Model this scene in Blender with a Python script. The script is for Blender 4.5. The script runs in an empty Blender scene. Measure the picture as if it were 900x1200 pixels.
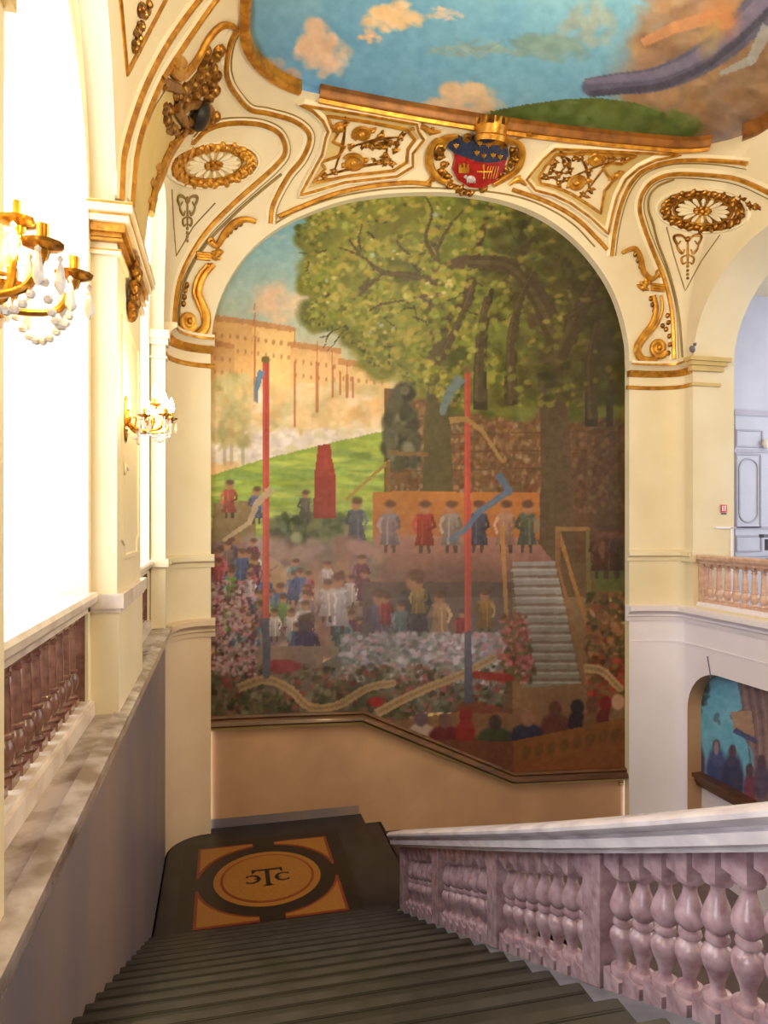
import bpy, bmesh, math, random
import numpy as np
from mathutils import Vector, Matrix
from mathutils.geometry import delaunay_2d_cdt

random.seed(7)
PI = math.pi
scene = bpy.context.scene
COL = scene.collection

# ------------------------------------------------------------------ materials
def lin(c):
    return tuple((x/12.92 if x <= 0.04045 else ((x+0.055)/1.055)**2.4) for x in c)

def mat(name, c1, c2=None, rough=0.6, metal=0.0, scale=4.0, detail=6.0, bump=0.0, lo=0.35, hi=0.65,
        spec=0.5, stretch=None, bscale=None, coat=0.0):
    m = bpy.data.materials.new(name)
    m.use_nodes = True
    nt = m.node_tree
    b = nt.nodes['Principled BSDF']
    b.inputs['Roughness'].default_value = rough
    b.inputs['Metallic'].default_value = metal
    b.inputs['Specular IOR Level'].default_value = spec
    b.inputs['Coat Weight'].default_value = coat
    tc = nt.nodes.new('ShaderNodeTexCoord')
    mp = nt.nodes.new('ShaderNodeMapping')
    if stretch: mp.inputs['Scale'].default_value = stretch
    geo = nt.nodes.new('ShaderNodeNewGeometry')
    nt.links.new(geo.outputs['Position'], mp.inputs['Vector'])
    nz = nt.nodes.new('ShaderNodeTexNoise')
    nz.inputs['Scale'].default_value = scale
    nz.inputs['Detail'].default_value = detail
    nt.links.new(mp.outputs['Vector'], nz.inputs['Vector'])
    rp = nt.nodes.new('ShaderNodeValToRGB')
    rp.color_ramp.elements[0].position = lo
    rp.color_ramp.elements[1].position = hi
    rp.color_ramp.elements[0].color = (*lin(c1), 1)
    rp.color_ramp.elements[1].color = (*lin(c2 or c1), 1)
    nt.links.new(nz.outputs['Fac'], rp.inputs['Fac'])
    nt.links.new(rp.outputs['Color'], b.inputs['Base Color'])
    if bump:
        bn = nt.nodes.new('ShaderNodeBump')
        bn.inputs['Strength'].default_value = bump
        bn.inputs['Distance'].default_value = 0.02
        n2 = nt.nodes.new('ShaderNodeTexNoise')
        n2.inputs['Scale'].default_value = bscale or scale*4
        n2.inputs['Detail'].default_value = 4
        nt.links.new(mp.outputs['Vector'], n2.inputs['Vector'])
        nt.links.new(n2.outputs['Fac'], bn.inputs['Height'])
        nt.links.new(bn.outputs['Normal'], b.inputs['Normal'])
    return m

def emit(name, c, s):
    m = bpy.data.materials.new(name); m.use_nodes = True
    b = m.node_tree.nodes['Principled BSDF']
    b.inputs['Base Color'].default_value = (*lin(c), 1)
    b.inputs['Emission Color'].default_value = (*lin(c), 1)
    b.inputs['Emission Strength'].default_value = s
    return m

def vcol_mat(name, rough=0.45, spec=0.3, coat=0.0):
    m = bpy.data.materials.new(name); m.use_nodes = True
    nt = m.node_tree; b = nt.nodes['Principled BSDF']
    at = nt.nodes.new('ShaderNodeAttribute'); at.attribute_name = 'paint'
    nt.links.new(at.outputs['Color'], b.inputs['Base Color'])
    b.inputs['Roughness'].default_value = rough
    b.inputs['Specular IOR Level'].default_value = spec
    geo = nt.nodes.new('ShaderNodeNewGeometry')
    n2 = nt.nodes.new('ShaderNodeTexNoise'); n2.inputs['Scale'].default_value = 30
    nt.links.new(geo.outputs['Position'], n2.inputs['Vector'])
    bn = nt.nodes.new('ShaderNodeBump'); bn.inputs['Strength'].default_value = 0.15; bn.inputs['Distance'].default_value = 0.01
    nt.links.new(n2.outputs['Fac'], bn.inputs['Height']); nt.links.new(bn.outputs['Normal'], b.inputs['Normal'])
    return m

M = {}
M['cream']   = mat('cream_plaster', (0.90,0.85,0.73), (0.87,0.81,0.67), 0.55, scale=1.2, bump=0.05, bscale=9)
M['creamlt'] = mat('pale_cream_stucco', (0.93,0.89,0.78), (0.90,0.85,0.71), 0.5, scale=2)
M['recess']  = mat('buff_recess', (0.80,0.70,0.46), (0.76,0.66,0.42), 0.6, scale=2)
M['lilac']   = mat('lilac_white_plaster', (0.94,0.92,0.97), (0.91,0.88,0.92), 0.55, scale=0.9, bump=0.05, bscale=8)
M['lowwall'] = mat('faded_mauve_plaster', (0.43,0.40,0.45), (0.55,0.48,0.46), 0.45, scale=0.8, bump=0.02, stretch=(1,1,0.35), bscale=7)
M['peach']   = mat('peach_plaster', (0.78,0.62,0.48), (0.70,0.54,0.42), 0.55, scale=1.0)
M['gold']    = mat('gilding', (0.85,0.62,0.22), (0.66,0.43,0.12), 0.33, metal=0.55, scale=9, bump=0.2, bscale=40)
M['golddk']  = mat('old_gilding', (0.72,0.51,0.20), (0.46,0.29,0.09), 0.28, metal=0.8, scale=12, bump=0.3, bscale=40)
M['line']    = mat('gilt_line', (0.60,0.50,0.28), (0.50,0.40,0.2), 0.5, scale=5)
M['peachlt'] = mat('pale_peach_plaster', (0.88,0.79,0.68), (0.84,0.74,0.62), 0.55, scale=1.0)
M['pinkm']   = mat('pink_marble', (0.58,0.45,0.49), (0.76,0.65,0.69), 0.18, scale=14, detail=8, lo=0.3, hi=0.7, coat=0.3)
M['railm']   = mat('pale_grey_marble', (0.86,0.83,0.86), (0.70,0.66,0.70), 0.25, scale=6, detail=10, lo=0.42, hi=0.8, stretch=(1,.5,1), coat=0.2)
M['brownm']  = mat('red_brown_marble', (0.36,0.23,0.19), (0.52,0.36,0.30), 0.15, scale=14, detail=8, lo=0.3, hi=0.7, coat=0.4)
M['apricm']  = mat('apricot_marble', (0.76,0.60,0.52), (0.86,0.73,0.66), 0.25, scale=12, detail=8, lo=0.3, hi=0.7, coat=0.3)
M['ledge']   = mat('mottled_ledge_stone', (0.70,0.65,0.65), (0.46,0.39,0.35), 0.22, scale=4, detail=5, lo=0.40, hi=0.62, coat=0.2)
M['railc']   = mat('pale_rail_stone', (0.88,0.83,0.79), (0.72,0.65,0.60), 0.3, scale=5, detail=8, lo=0.42, hi=0.75, coat=0.2)
M['curb']    = mat('grey_curb_stone', (0.52,0.54,0.58), (0.40,0.42,0.46), 0.35, scale=5, detail=8)
M['stair']   = mat('dark_slate_treads', (0.155,0.14,0.14), (0.105,0.095,0.095), 0.36, scale=5, detail=8, bump=0.08)
M['nosing'] = mat('nosing_highlight', (0.23,0.215,0.22), (0.15,0.14,0.14), 0.3, scale=6)  # step edge highlight painted in as a lighter stone colour
M['cornice'] = mat('bronze_gilt_cornice', (0.60,0.38,0.14), (0.46,0.28,0.10), 0.45, metal=0.2, scale=6)
M['landing'] = mat('dark_landing_stone', (0.17,0.16,0.17), (0.11,0.10,0.11), 0.3, scale=3, detail=8)
M['black']   = mat('black_stone', (0.08,0.075,0.08), (0.05,0.05,0.05), 0.3, scale=8)
M['ochre']   = mat('ochre_terrazzo', (0.62,0.42,0.17), (0.54,0.35,0.13), 0.4, scale=60)
M['brick']   = mat('red_terrazzo', (0.50,0.20,0.10), (0.42,0.15,0.08), 0.4, scale=60)
M['frame']   = mat('brown_gilt_wood', (0.40,0.25,0.11), (0.28,0.16,0.07), 0.35, scale=6, stretch=(.3,1,4), coat=0.3)
M['white']   = mat('white_paint', (0.80,0.82,0.90), (0.77,0.79,0.87), 0.5, scale=2)
M['whiteln'] = mat('grey_panel_line', (0.72,0.72,0.80), (0.68,0.68,0.76), 0.5)
M['brass']   = mat('brass', (0.80,0.58,0.22), (0.60,0.40,0.14), 0.25, metal=0.9, scale=20)
M['crystal'] = mat('crystal', (0.88,0.87,0.88), (0.78,0.76,0.78), 0.05, scale=30, coat=0.6)
M['bulb']    = emit('lit_candle_bulb', (1.0,0.86,0.55), 60.0)
M['blue']    = mat('navy_enamel', (0.17,0.22,0.32), (0.12,0.15,0.24), 0.4, scale=20)
M['red']     = mat('red_enamel', (0.66,0.12,0.08), (0.50,0.07,0.05), 0.4, scale=20)
M['dark']    = mat('dark_hollow', (0.10,0.08,0.06), (0.06,0.05,0.04), 0.5)
M['signred'] = mat('red_sign', (0.78,0.14,0.30), rough=0.4)
M['signwht'] = mat('white_sign', (0.95,0.95,0.95), rough=0.4)
M['grey']    = mat('grey_plastic', (0.40,0.40,0.46), (0.36,0.36,0.42), 0.4)
M['paving']  = mat('pale_hall_floor', (0.44,0.38,0.38), (0.36,0.31,0.32), 0.35, scale=2)
M['paint']   = vcol_mat('oil_on_canvas')
M['paint2']  = vcol_mat('ceiling_oil', 0.6, 0.2)

# ------------------------------------------------------------------ object helpers
def tag(o, label=None, cat=None, group=None, kind=None):
    if label: o['label'] = label
    if cat: o['category'] = cat
    if group: o['group'] = group
    if kind: o['kind'] = kind
    return o

def empty(name, loc=(0,0,0), rz=0):
    o = bpy.data.objects.new(name, None); COL.objects.link(o)
    o.location = loc; o.rotation_euler = (0,0,rz); o.empty_display_size = 0.1
    return o

class MB:
    """collects geometry for ONE mesh"""
    def __init__(s): s.v=[]; s.f=[]; s.mi=[]
    def add(s, vs, fs, mi=0):
        n=len(s.v); s.v += [tuple(p) for p in vs]
        for f in fs: s.f.append(tuple(i+n for i in f)); s.mi.append(mi)
    def box(s, x0,x1,y0,y1,z0,z1, mi=0):
        s.add([(x0,y0,z0),(x1,y0,z0),(x1,y1,z0),(x0,y1,z0),(x0,y0,z1),(x1,y0,z1),(x1,y1,z1),(x0,y1,z1)],
              [(0,3,2,1),(4,5,6,7),(0,1,5,4),(1,2,6,5),(2,3,7,6),(3,0,4,7)], mi)
    def prism(s, poly, axis, c0, c1, mi=0):
        """poly of 2D pts extruded along axis ('x','y','z')"""
        n=len(poly)
        def P(p,c):
            return (c,p[0],p[1]) if axis=='x' else ((p[0],c,p[1]) if axis=='y' else (p[0],p[1],c))
        vs=[P(p,c0) for p in poly]+[P(p,c1) for p in poly]
        fs=[tuple(range(n-1,-1,-1)), tuple(range(n,2*n))]+[(i,(i+1)%n,n+(i+1)%n,n+i) for i in range(n)]
        s.add(vs,fs,mi)
    def tube(s, pts, radii, n=8, mi=0, cap=True, squash=None, nrm=None):
        pts=[Vector(p) for p in pts]
        if not hasattr(radii,'__len__'): radii=[radii]*len(pts)
        base=len(s.v); m=len(pts); up=Vector((0,0,1))
        for i,p in enumerate(pts):
            t=(pts[min(i+1,m-1)]-pts[max(i-1,0)])
            if t.length<1e-9: t=Vector((0,1,0))
            t.normalize()
            u = nrm[i].copy() if nrm else up
            u = u - t*u.dot(t)
            if u.length<1e-3: u=Vector((1,0,0))-t*t.x
            u.normalize(); w=t.cross(u)
            for k in range(n):
                a=2*PI*k/n
                s.v.append(tuple(p+(u*math.sin(a)*(squash or 1)+w*math.cos(a))*radii[i]))
        for i in range(m-1):
            for k in range(n):
                s.f.append((base+i*n+k, base+i*n+(k+1)%n, base+(i+1)*n+(k+1)%n, base+(i+1)*n+k)); s.mi.append(mi)
        if cap:
            s.f.append(tuple(base+k for k in range(n-1,-1,-1))); s.mi.append(mi)
            s.f.append(tuple(base+(m-1)*n+k for k in range(n))); s.mi.append(mi)
    def sweep(s, pts, nrm, prof, mi=0, closed=False):
        """prof: (w,h) pairs; h along surface normal, w sideways"""
        pts=[Vector(p) for p in pts]; m=len(pts); k=len(prof); base=len(s.v)
        for i,p in enumerate(pts):
            if closed: t=pts[(i+1)%m]-pts[(i-1)%m]
            else: t=pts[min(i+1,m-1)]-pts[max(i-1,0)]
            t.normalize(); n=Vector(nrm[i]); n=(n-t*n.dot(t)).normalized(); sd=t.cross(n)
            for (w,h) in prof: s.v.append(tuple(p+sd*w+n*h))
        rng = m if closed else m-1
        for i in range(rng):
            j=(i+1)%m
            for q in range(k-1):
                s.f.append((base+i*k+q, base+j*k+q, base+j*k+q+1, base+i*k+q+1)); s.mi.append(mi)
            s.f.append((base+i*k+k-1, base+j*k+k-1, base+j*k, base+i*k)); s.mi.append(mi)
        if not closed:
            s.f.append(tuple(base+q for q in range(k))); s.mi.append(mi)
            s.f.append(tuple(base+(m-1)*k+q for q in range(k-1,-1,-1))); s.mi.append(mi)
    def blob(s, c, n, r, flat=0.6, seg=8, ring=5, mi=0, elong=1.0, ang=0.0):
        c=Vector(c); n=Vector(n).normalized()
        a=Vector((0,0,1)); a=a-n*a.dot(n)
        if a.length<1e-3: a=Vector((1,0,0))-n*n.x
        a.normalize(); b=n.cross(a)
        ca,sa=math.cos(ang),math.sin(ang); a2=a*ca+b*sa; b2=b*ca-a*sa
        base=len(s.v)
        for i in range(ring+1):
            ph=PI*i/ring
            for k in range(seg):
                th=2*PI*k/seg
                s.v.append(tuple(c+a2*(r*elong*math.sin(ph)*math.cos(th))+b2*(r*math.sin(ph)*math.sin(th))+n*(r*flat*math.cos(ph))))
        for i in range(ring):
            for k in range(seg):
                s.f.append((base+i*seg+k, base+(i+1)*seg+k, base+(i+1)*seg+(k+1)%seg, base+i*seg+(k+1)%seg)); s.mi.append(mi)
    def lathe(s, prof, n=16, mi=0, c=(0,0,0)):
        base=len(s.v)
        for (r,z) in prof:
            for k in range(n):
                a=2*PI*k/n; s.v.append((c[0]+r*math.cos(a),c[1]+r*math.sin(a),c[2]+z))
        for i in range(len(prof)-1):
            for k in range(n):
                s.f.append((base+i*n+k, base+i*n+(k+1)%n, base+(i+1)*n+(k+1)%n, base+(i+1)*n+k)); s.mi.append(mi)
    def build(s, name, mats, parent=None, smooth=True, angle=35, loc=None):
        me=bpy.data.meshes.new(name); me.from_pydata(s.v,[],s.f)
        if not isinstance(mats,(list,tuple)): mats=[mats]
        for m in mats: me.materials.append(m)
        me.polygons.foreach_set('material_index', s.mi)
        bm=bmesh.new(); bm.from_mesh(me)
        bmesh.ops.remove_doubles(bm, verts=bm.verts, dist=1e-5)
        bmesh.ops.recalc_face_normals(bm, faces=bm.faces)
        for f in bm.faces: f.smooth=smooth
        if smooth:
            ca=math.radians(angle)
            for e in bm.edges:
                if len(e.link_faces)==2 and e.calc_face_angle(0)>ca: e.smooth=False
        bm.to_mesh(me); bm.free()
        o=bpy.data.objects.new(name,me); COL.objects.link(o)
        if parent is not None: o.parent=parent
        if loc is not None: o.location=loc
        return o

def struct(o): o['kind']='structure'; return o

# ------------------------------------------------------------------ measured sight lines (eye at the origin)
SN, CS, FPX, HOR = 0.22993, 0.97321, 800.0, 612.0
def ray(px,py):
    u=(px-450)/FPX
    return Vector((SN+u*CS, CS-u*SN, (HOR-py)/FPX))
def onX(px,py,X): r=ray(px,py); return r*(X/r.x)
def onY(px,py,Y): r=ray(px,py); return r*(Y/r.y)
def onZ(px,py,Z): r=ray(px,py); return r*(Z/r.z)
def measure(p):
    """inverse of ray: tabulated chart coordinate of a point"""
    f=p[0]*SN+p[1]*CS; r=p[0]*CS-p[1]*SN
    return 450+FPX*r/f, HOR-FPX*p[2]/f

def cr(pts, n=6, closed=False):
    """Catmull-Rom through 2D/3D points"""
    P=[Vector(p) for p in pts]; out=[]; m=len(P)
    rng=m if closed else m-1
    for i in range(rng):
        p1,p2=P[i],P[(i+1)%m]
        p0=P[(i-1)%m] if (closed or i>0) else p1*2-p2
        p3=P[(i+2)%m] if (closed or i+2<m) else p2*2-p1
        for k in range(n):
            t=k/n
            out.append(0.5*((2*p1)+(p2-p0)*t+(2*p0-5*p1+4*p2-p3)*t*t+(3*p1-p0-3*p2+p3)*t**3))
    if not closed: out.append(P[-1].copy())
    return out

# ------------------------------------------------------------------ the room's envelope: vertical walls, coved above Z0
Z0, HC = 2.35, 5.20
Y0 = -3.0
XLW, YEW, XRW = -0.72, 9.75, 7.15
LA, LC, LE, LR = 12.2, 0.9, 6.57, 12.45
def dims(z, off=0.0):
    v=min(max((z-Z0)/(HC-Z0),0),1); f=1-math.sqrt(max(0,1-v*v))
    return dict(xl=XLW+0.97*f-off, ye=YEW-1.5*f+off, xr=XRW-0.22*f+off,
                rxl=0.55+0.35*f+off, ryl=0.55+0.35*f+off, rxr=0.70+0.25*f+off, ryr=0.30+0.55*f+off, f=f)
def bulge(x,d):
    xm=(d['xl']+d['rxl']+d['xr']-d['rxr'])/2; hw=(d['xr']-d['rxr']-d['xl']-d['rxl'])/2
    return 0.12*d['f']*max(0,1-((x-xm)/hw)**2)
def env(a,z,off=0.0):
    d=dims(z,off)
    if a<=LA: return Vector((d['xl'], Y0+(a/LA)*(d['ye']-d['ryl']-Y0), z))
    a-=LA
    if a<=LC:
        th=PI-(a/LC)*PI/2
        return Vector((d['xl']+d['rxl']+d['rxl']*math.cos(th), d['ye']-d['ryl']+d['ryl']*math.sin(th), z))
    a-=LC
    if a<=LE:
        x0=d['xl']+d['rxl']; x1=d['xr']-d['rxr']; x=x0+(x1-x0)*a/LE
        return Vector((x, d['ye']+bulge(x,d), z))
    a-=LE
    if a<=LC:
        th=PI/2-(a/LC)*PI/2
        return Vector((d['xr']-d['rxr']+d['rxr']*math.cos(th), d['ye']-d['ryr']+d['ryr']*math.sin(th), z))
    a-=LC
    return Vector((d['xr'], (d['ye']-d['ryr'])+(a/LR)*(Y0-(d['ye']-d['ryr'])), z))
A1=LA; A2=LA+LC; A3=A2+LE; A4=A3+LC; A5=A4+LR
def inside(p,off=0.0):
    if p.z>HC: return False
    d=dims(p.z,off); x,y=p.x,p.y
    if x<d['xl'] or x>d['xr']: return False
    if x<d['xl']+d['rxl'] and y>d['ye']-d['ryl']:
        return ((x-d['xl']-d['rxl'])/d['rxl'])**2+((y-d['ye']+d['ryl'])/d['ryl'])**2<1
    if x>d['xr']-d['rxr'] and y>d['ye']-d['ryr']:
        return ((x-d['xr']+d['rxr'])/d['rxr'])**2+((y-d['ye']+d['ryr'])/d['ryr'])**2<1
    return y<d['ye']+bulge(x,d)
def inv(p,off=0.0):
    d=dims(p.z,off); x,y=p.x,p.y
    if x<d['xl']+d['rxl']:
        if y<=d['ye']-d['ryl']: return (y-Y0)/(d['ye']-d['ryl']-Y0)*LA
        th=math.atan2((y-d['ye']+d['ryl'])/d['ryl'], (x-d['xl']-d['rxl'])/d['rxl'])
        return LA+(PI-th)/(PI/2)*LC
    if x>d['xr']-d['rxr']:
        if y<=d['ye']-d['ryr']: return A4+((d['ye']-d['ryr'])-y)/((d['ye']-d['ryr'])-Y0)*LR
        th=math.atan2((y-d['ye']+d['ryr'])/d['ryr'], (x-d['xr']+d['rxr'])/d['rxr'])
        return A3+(PI/2-th)/(PI/2)*LC
    x0=d['xl']+d['rxl']; x1=d['xr']-d['rxr']
    return A2+(x-x0)/(x1-x0)*LE
def normal(a,z,off=0.0):
    e=0.01
    zz=min(z,HC-0.03)
    da=env(a+e,zz,off)-env(a-e,zz,off); dz=env(a,zz+e,off)-env(a,zz-e,off)
    n=da.cross(dz)
    n.normalize()
    c=Vector((3.2,4,0))-env(a,zz,off)
    return n if n.dot(c)>0 else -n
def hit(px,py,off=0.0):
    r=ray(px,py); t=1.0
    while inside(r*t,off) and t<16: t+=0.1
    lo,hi=t-0.1,t
    for _ in range(22):
        m=(lo+hi)/2
        if inside(r*m,off): lo=m
        else: hi=m
    p=r*lo
    if p.z>HC-0.004: return p, Vector((0,0,-1)), None
    a=inv(p,off)
    return p, normal(a,p.z,off), a
def hits(pts,lift=0.0,off=0.0):
    P=[];N=[]
    for q in pts:
        p,n,_=hit(q[0],q[1],off); P.append(p+n*lift); N.append(n)
    return P,N

def pip(x,y,poly):
    c=False; n=len(poly); j=n-1
    for i in range(n):
        xi,yi=poly[i][0],poly[i][1]; xj,yj=poly[j][0],poly[j][1]
        if (yi>y)!=(yj>y) and x<(xj-xi)*(y-yi)/(yj-yi)+xi: c=not c
        j=i
    return c
def densify(poly,step,closed=True):
    out=[]; n=len(poly)
    for i in range(n if closed else n-1):
        a=Vector(poly[i][:2]); b=Vector(poly[(i+1)%n][:2]); m=max(1,int((b-a).length/step))
        for k in range(m): out.append(a+(b-a)*(k/m))
    if not closed: out.append(Vector(poly[-1][:2]))
    return out

KQ=HC-Z0
def qz(z):
    """chart height q of a world height z: follows the cove's curve"""
    return z if z<=Z0 else Z0+KQ*math.asin(min(1,(z-Z0)/KQ))
def zq(q): return q if q<=Z0 else Z0+KQ*math.sin(min(PI/2,(q-Z0)/KQ))
def toq(pl): return [(p[0],qz(p[1])) for p in pl]
def wsheet(outer,holes,off=0.0,step=0.2,lift=0.0):
    def fn(a,q):
        z=zq(q); p=env(a,z,off)
        return p+normal(a,z,off)*lift if lift else p
    return sheet('s',None,toq(outer),[toq(h) for h in holes],fn,step)
def sheet(name, mt, outer, holes, fn, step=0.2, thick=0.0, thickfn=None):
    """wall sheet with openings, triangulated in its own (length, height) chart"""
    outer=densify(outer,step); hs=[densify(h,min(step,0.12)) for h in holes]
    pts=[]; edges=[]
    for loop in [outer]+hs:
        b=len(pts); pts+=loop; n=len(loop)
        edges+=[(b+i,b+(i+1)%n) for i in range(n)]
    allb=list(pts)
    x0=min(p.x for p in outer); x1=max(p.x for p in outer); y0=min(p.y for p in outer); y1=max(p.y for p in outer)
    nx=int((x1-x0)/step); ny=int((y1-y0)/step)
    bucket={}
    for p in allb: bucket.setdefault((int(p.x//step),int(p.y//step)),[]).append(p)
    for i in range(1,nx+1):
        for j in range(1,ny+1):
            x=x0+i*step; y=y0+j*step
            if not pip(x,y,outer) or any(pip(x,y,h) for h in hs): continue
            q=Vector((x,y)); bx,by=int(x//step),int(y//step); ok=True
            for ii in (-1,0,1):
                for jj in (-1,0,1):
                    for p in bucket.get((bx+ii,by+jj),()):
                        if (p-q).length<step*0.45: ok=False
            if ok: pts.append(q)
    r=delaunay_2d_cdt(pts,edges,[],0,1e-5)
    vs,fs=r[0],r[2]
    F=[]
    for f in fs:
        cx=sum(vs[i].x for i in f)/len(f); cy=sum(vs[i].y for i in f)/len(f)
        if pip(cx,cy,outer) and not any(pip(cx,cy,h) for h in hs): F.append(tuple(f))
    mb=MB(); mb.add([fn(v.x,v.y) for v in vs],F)
    return mb

def arch(c,hw,zs,rise,zb,n=20):
    """arched opening outline, anticlockwise from bottom"""
    pts=[(c-hw,zb),(c+hw,zb)]
    for i in range(n+1):
        th=PI*i/n; pts.append((c+hw*math.cos(th), zs+rise*math.sin(th)))
    return pts

# openings in chart coordinates
ZLAND, ZUP = -4.31, -1.61
def aL(y,z):
    return inv(Vector((dims(z)['xl']+0.001,y,z)))
def aR(y,z):
    return inv(Vector((dims(z)['xr']-0.001,y,z)))
win_spec=[(-0.05,1.24,2.10,1.25),(3.8125,1.2675,2.10,1.20),(7.74,1.26,2.10,1.55)]
def win_poly(s, zb=-1.34, grow=0.0):
    c,hw,zs,rise=s
    return [(aL(y,z),z) for (y,z) in arch(c,hw+grow,zs,rise+grow,zb)]
gal_spec=[(7.40,1.87,2.50,1.50),(2.90,1.87,2.50,1.50),(-1.2,1.5,2.5,1.3)]
def gal_poly(s, zb=-1.36):
    c,hw,zs,rise=s
    return [(aR(y,z),z) for (y,z) in arch(c,hw,zs,rise,zb)]
# mural opening: springing and curve measured
mural_px=[(247,430),(247,403),(252,368),(266,332),(290,297),(320,271),(355,252),(400,236),(445,228),(495,225),(545,227),(590,235),(630,250),(664,272),(692,300),(713,330),(727,362),(736,400),(737.5,430)]
mur=[]
for q in cr(mural_px,4):
    p,n,a=hit(q.x,q.y); mur.append((a,p.z))
aML=mur[0][0]; aMR=mur[-1][0]
mural_hole=[(aML,-4.305)]+[(aML,1.5)]+mur+[(aMR,1.5),(aMR,-5.6)]
# the opening's foot steps down with the flight
mural_hole=[(aMR,-5.55),(aML,-5.55)]+[(aML,1.5)]+mur+[(aMR,1.5)]

# walls
struct(wsheet([(0,-1.36),(A1,-1.36),(A1,HC),(0,HC)],[win_poly(s) for s in win_spec],0,0.2).build('wall_left',M['cream']))
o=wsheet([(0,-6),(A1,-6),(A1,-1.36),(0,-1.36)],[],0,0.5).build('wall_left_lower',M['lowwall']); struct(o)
wb=wsheet([(A1,-5.9),(A4,-5.9),(A4,HC),(A1,HC)],[mural_hole],0,0.13)
for i,f in enumerate(wb.f):
    zc=sum(wb.v[q][2] for q in f)/len(f); xc=sum(wb.v[q][0] for q in f)/len(f)
    if zc<-1.45: wb.mi[i]=1 if xc<3 else 2
struct(wb.build('wall_back',[M['cream'],M['peachlt'],M['lilac']]))
niche=[(aR(9.40,-5.9),-5.85),(aR(9.40,-4),-2.95)]+[(aR(9.40-0.68*(1-math.cos(t)),-3),-2.95+0.67*math.sin(t)) for t in [PI/2*i/8 for i in range(1,9)]]+[(aR(5.2,-3),-2.28),(aR(5.2,-3),-5.85)]
struct(wsheet([(A4,-1.36),(A5,-1.36),(A5,HC),(A4,HC)],[gal_poly(s,-1.30) for s in gal_spec],0,0.2).build('wall_right',M['cream']))
struct(wsheet([(A4,-5.9),(A5,-5.9),(A5,-1.36),(A4,-1.36)],[niche],0,0.3).build('wall_right_lower',M['lilac']))

# reveals (thickness of the walls in the openings)
def reveal(name, chart, vec, mt, skip_bottom=False):
    mb=MB(); n=len(chart); P=[env(a,zq(q)) for a,q in chart]; Q=[p+Vector(vec) for p in P]
    fs=[(i,(i+1)%n,n+(i+1)%n,n+i) for i in range(n) if not (skip_bottom and i==0)]
    mb.add(P+Q,fs)
    return struct(mb.build(name,mt))
for s in win_spec: reveal('wall_left_reveal',densify(toq(win_poly(s)),0.1),(-0.17,0,0),M['cream'])
for s in gal_spec: reveal('wall_right_reveal',densify(toq(gal_poly(s,-1.30)),0.1),(0.75,0,0),M['cream'])
reveal('wall_right_niche_reveal',densify(niche,0.15),(0.26,0,0),M['peach'])
# reveal between back wall face and mural canvas
mb=MB(); ch=[(a,zq(q)) for a,q in densify(toq(mural_hole),0.08)]; n=len(ch)
mb.add([env(a,z) for a,z in ch]+[env(a,z,0.13) for a,z in ch],[(i,(i+1)%n,n+(i+1)%n,n+i) for i in range(n)])
struct(mb.build('wall_back_reveal',M['cream']))
# recessed dado wall under the mural
struct(sheet('wall_back_dado',None,[(aML-0.05,-5.9),(aMR+0.05,-5.9),(aMR+0.05,-2.6),(aML-0.05,-2.6)],[],lambda a,z: env(a,z,0.16),0.4).build('wall_back_dado',M['peach']))

# window surrounds behind the balustrades (deep outer reveal) with slim bars
for i,s in enumerate(win_spec):
    c,hw,zs,rise=s
    outer=arch(c,hw+0.25,zs,rise+0.35,-1.34,24); inn=arch(c,hw-0.10,zs,rise-0.10,-1.32,24)
    m2=sheet('w',None,outer,[inn],lambda a,z: Vector((-0.89,a,z)),0.4)
    b=len(m2.v); Q=[Vector((-0.89,y,z)) for y,z in inn]; n=len(Q)
    m2.add(Q+[q+Vector((-0.45,0,0)) for q in Q],[(k,(k+1)%n,n+(k+1)%n,n+k) for k in range(n)])
    w=struct(m2.build('window_%d'%(i+1),M['creamlt']))

# ------------------------------------------------------------------ mouldings following the walls
def plan_sweep(name, a0, a1, prof, mt, step=0.12, parent=None, ret=True):
    """prof (out,z) ring, out measured from the wall into the room"""
    n=max(2,int((a1-a0)/step)); mb=MB(); k=len(prof); rings=[]
    bps=sorted(set([a0,a1]+[b for b in (A1,A2,A3,A4) if a0<b<a1]+[a0+(a1-a0)*i/n for i in range(n+1)]))
    for a in bps:
        for (o_,z) in prof:
            mb.v.append(tuple(env(a,z)+normal(a,min(z,Z0-0.02))*o_))
    for i in range(len(bps)-1):
        for q in range(k):
            mb.f.append((i*k+q,(i+1)*k+q,(i+1)*k+(q+1)%k,i*k+(q+1)%k)); mb.mi.append(0)
    mb.f.append(tuple(range(k))); mb.mi.append(0)
    m=len(bps)-1; mb.f.append(tuple(m*k+q for q in range(k-1,-1,-1))); mb.mi.append(0)
    return mb
TN=[0]
def trim(mb,mt,**kw):
    TN[0]+=1
    return struct(mb.build('trim_%d'%TN[0],mt,**kw))

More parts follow.
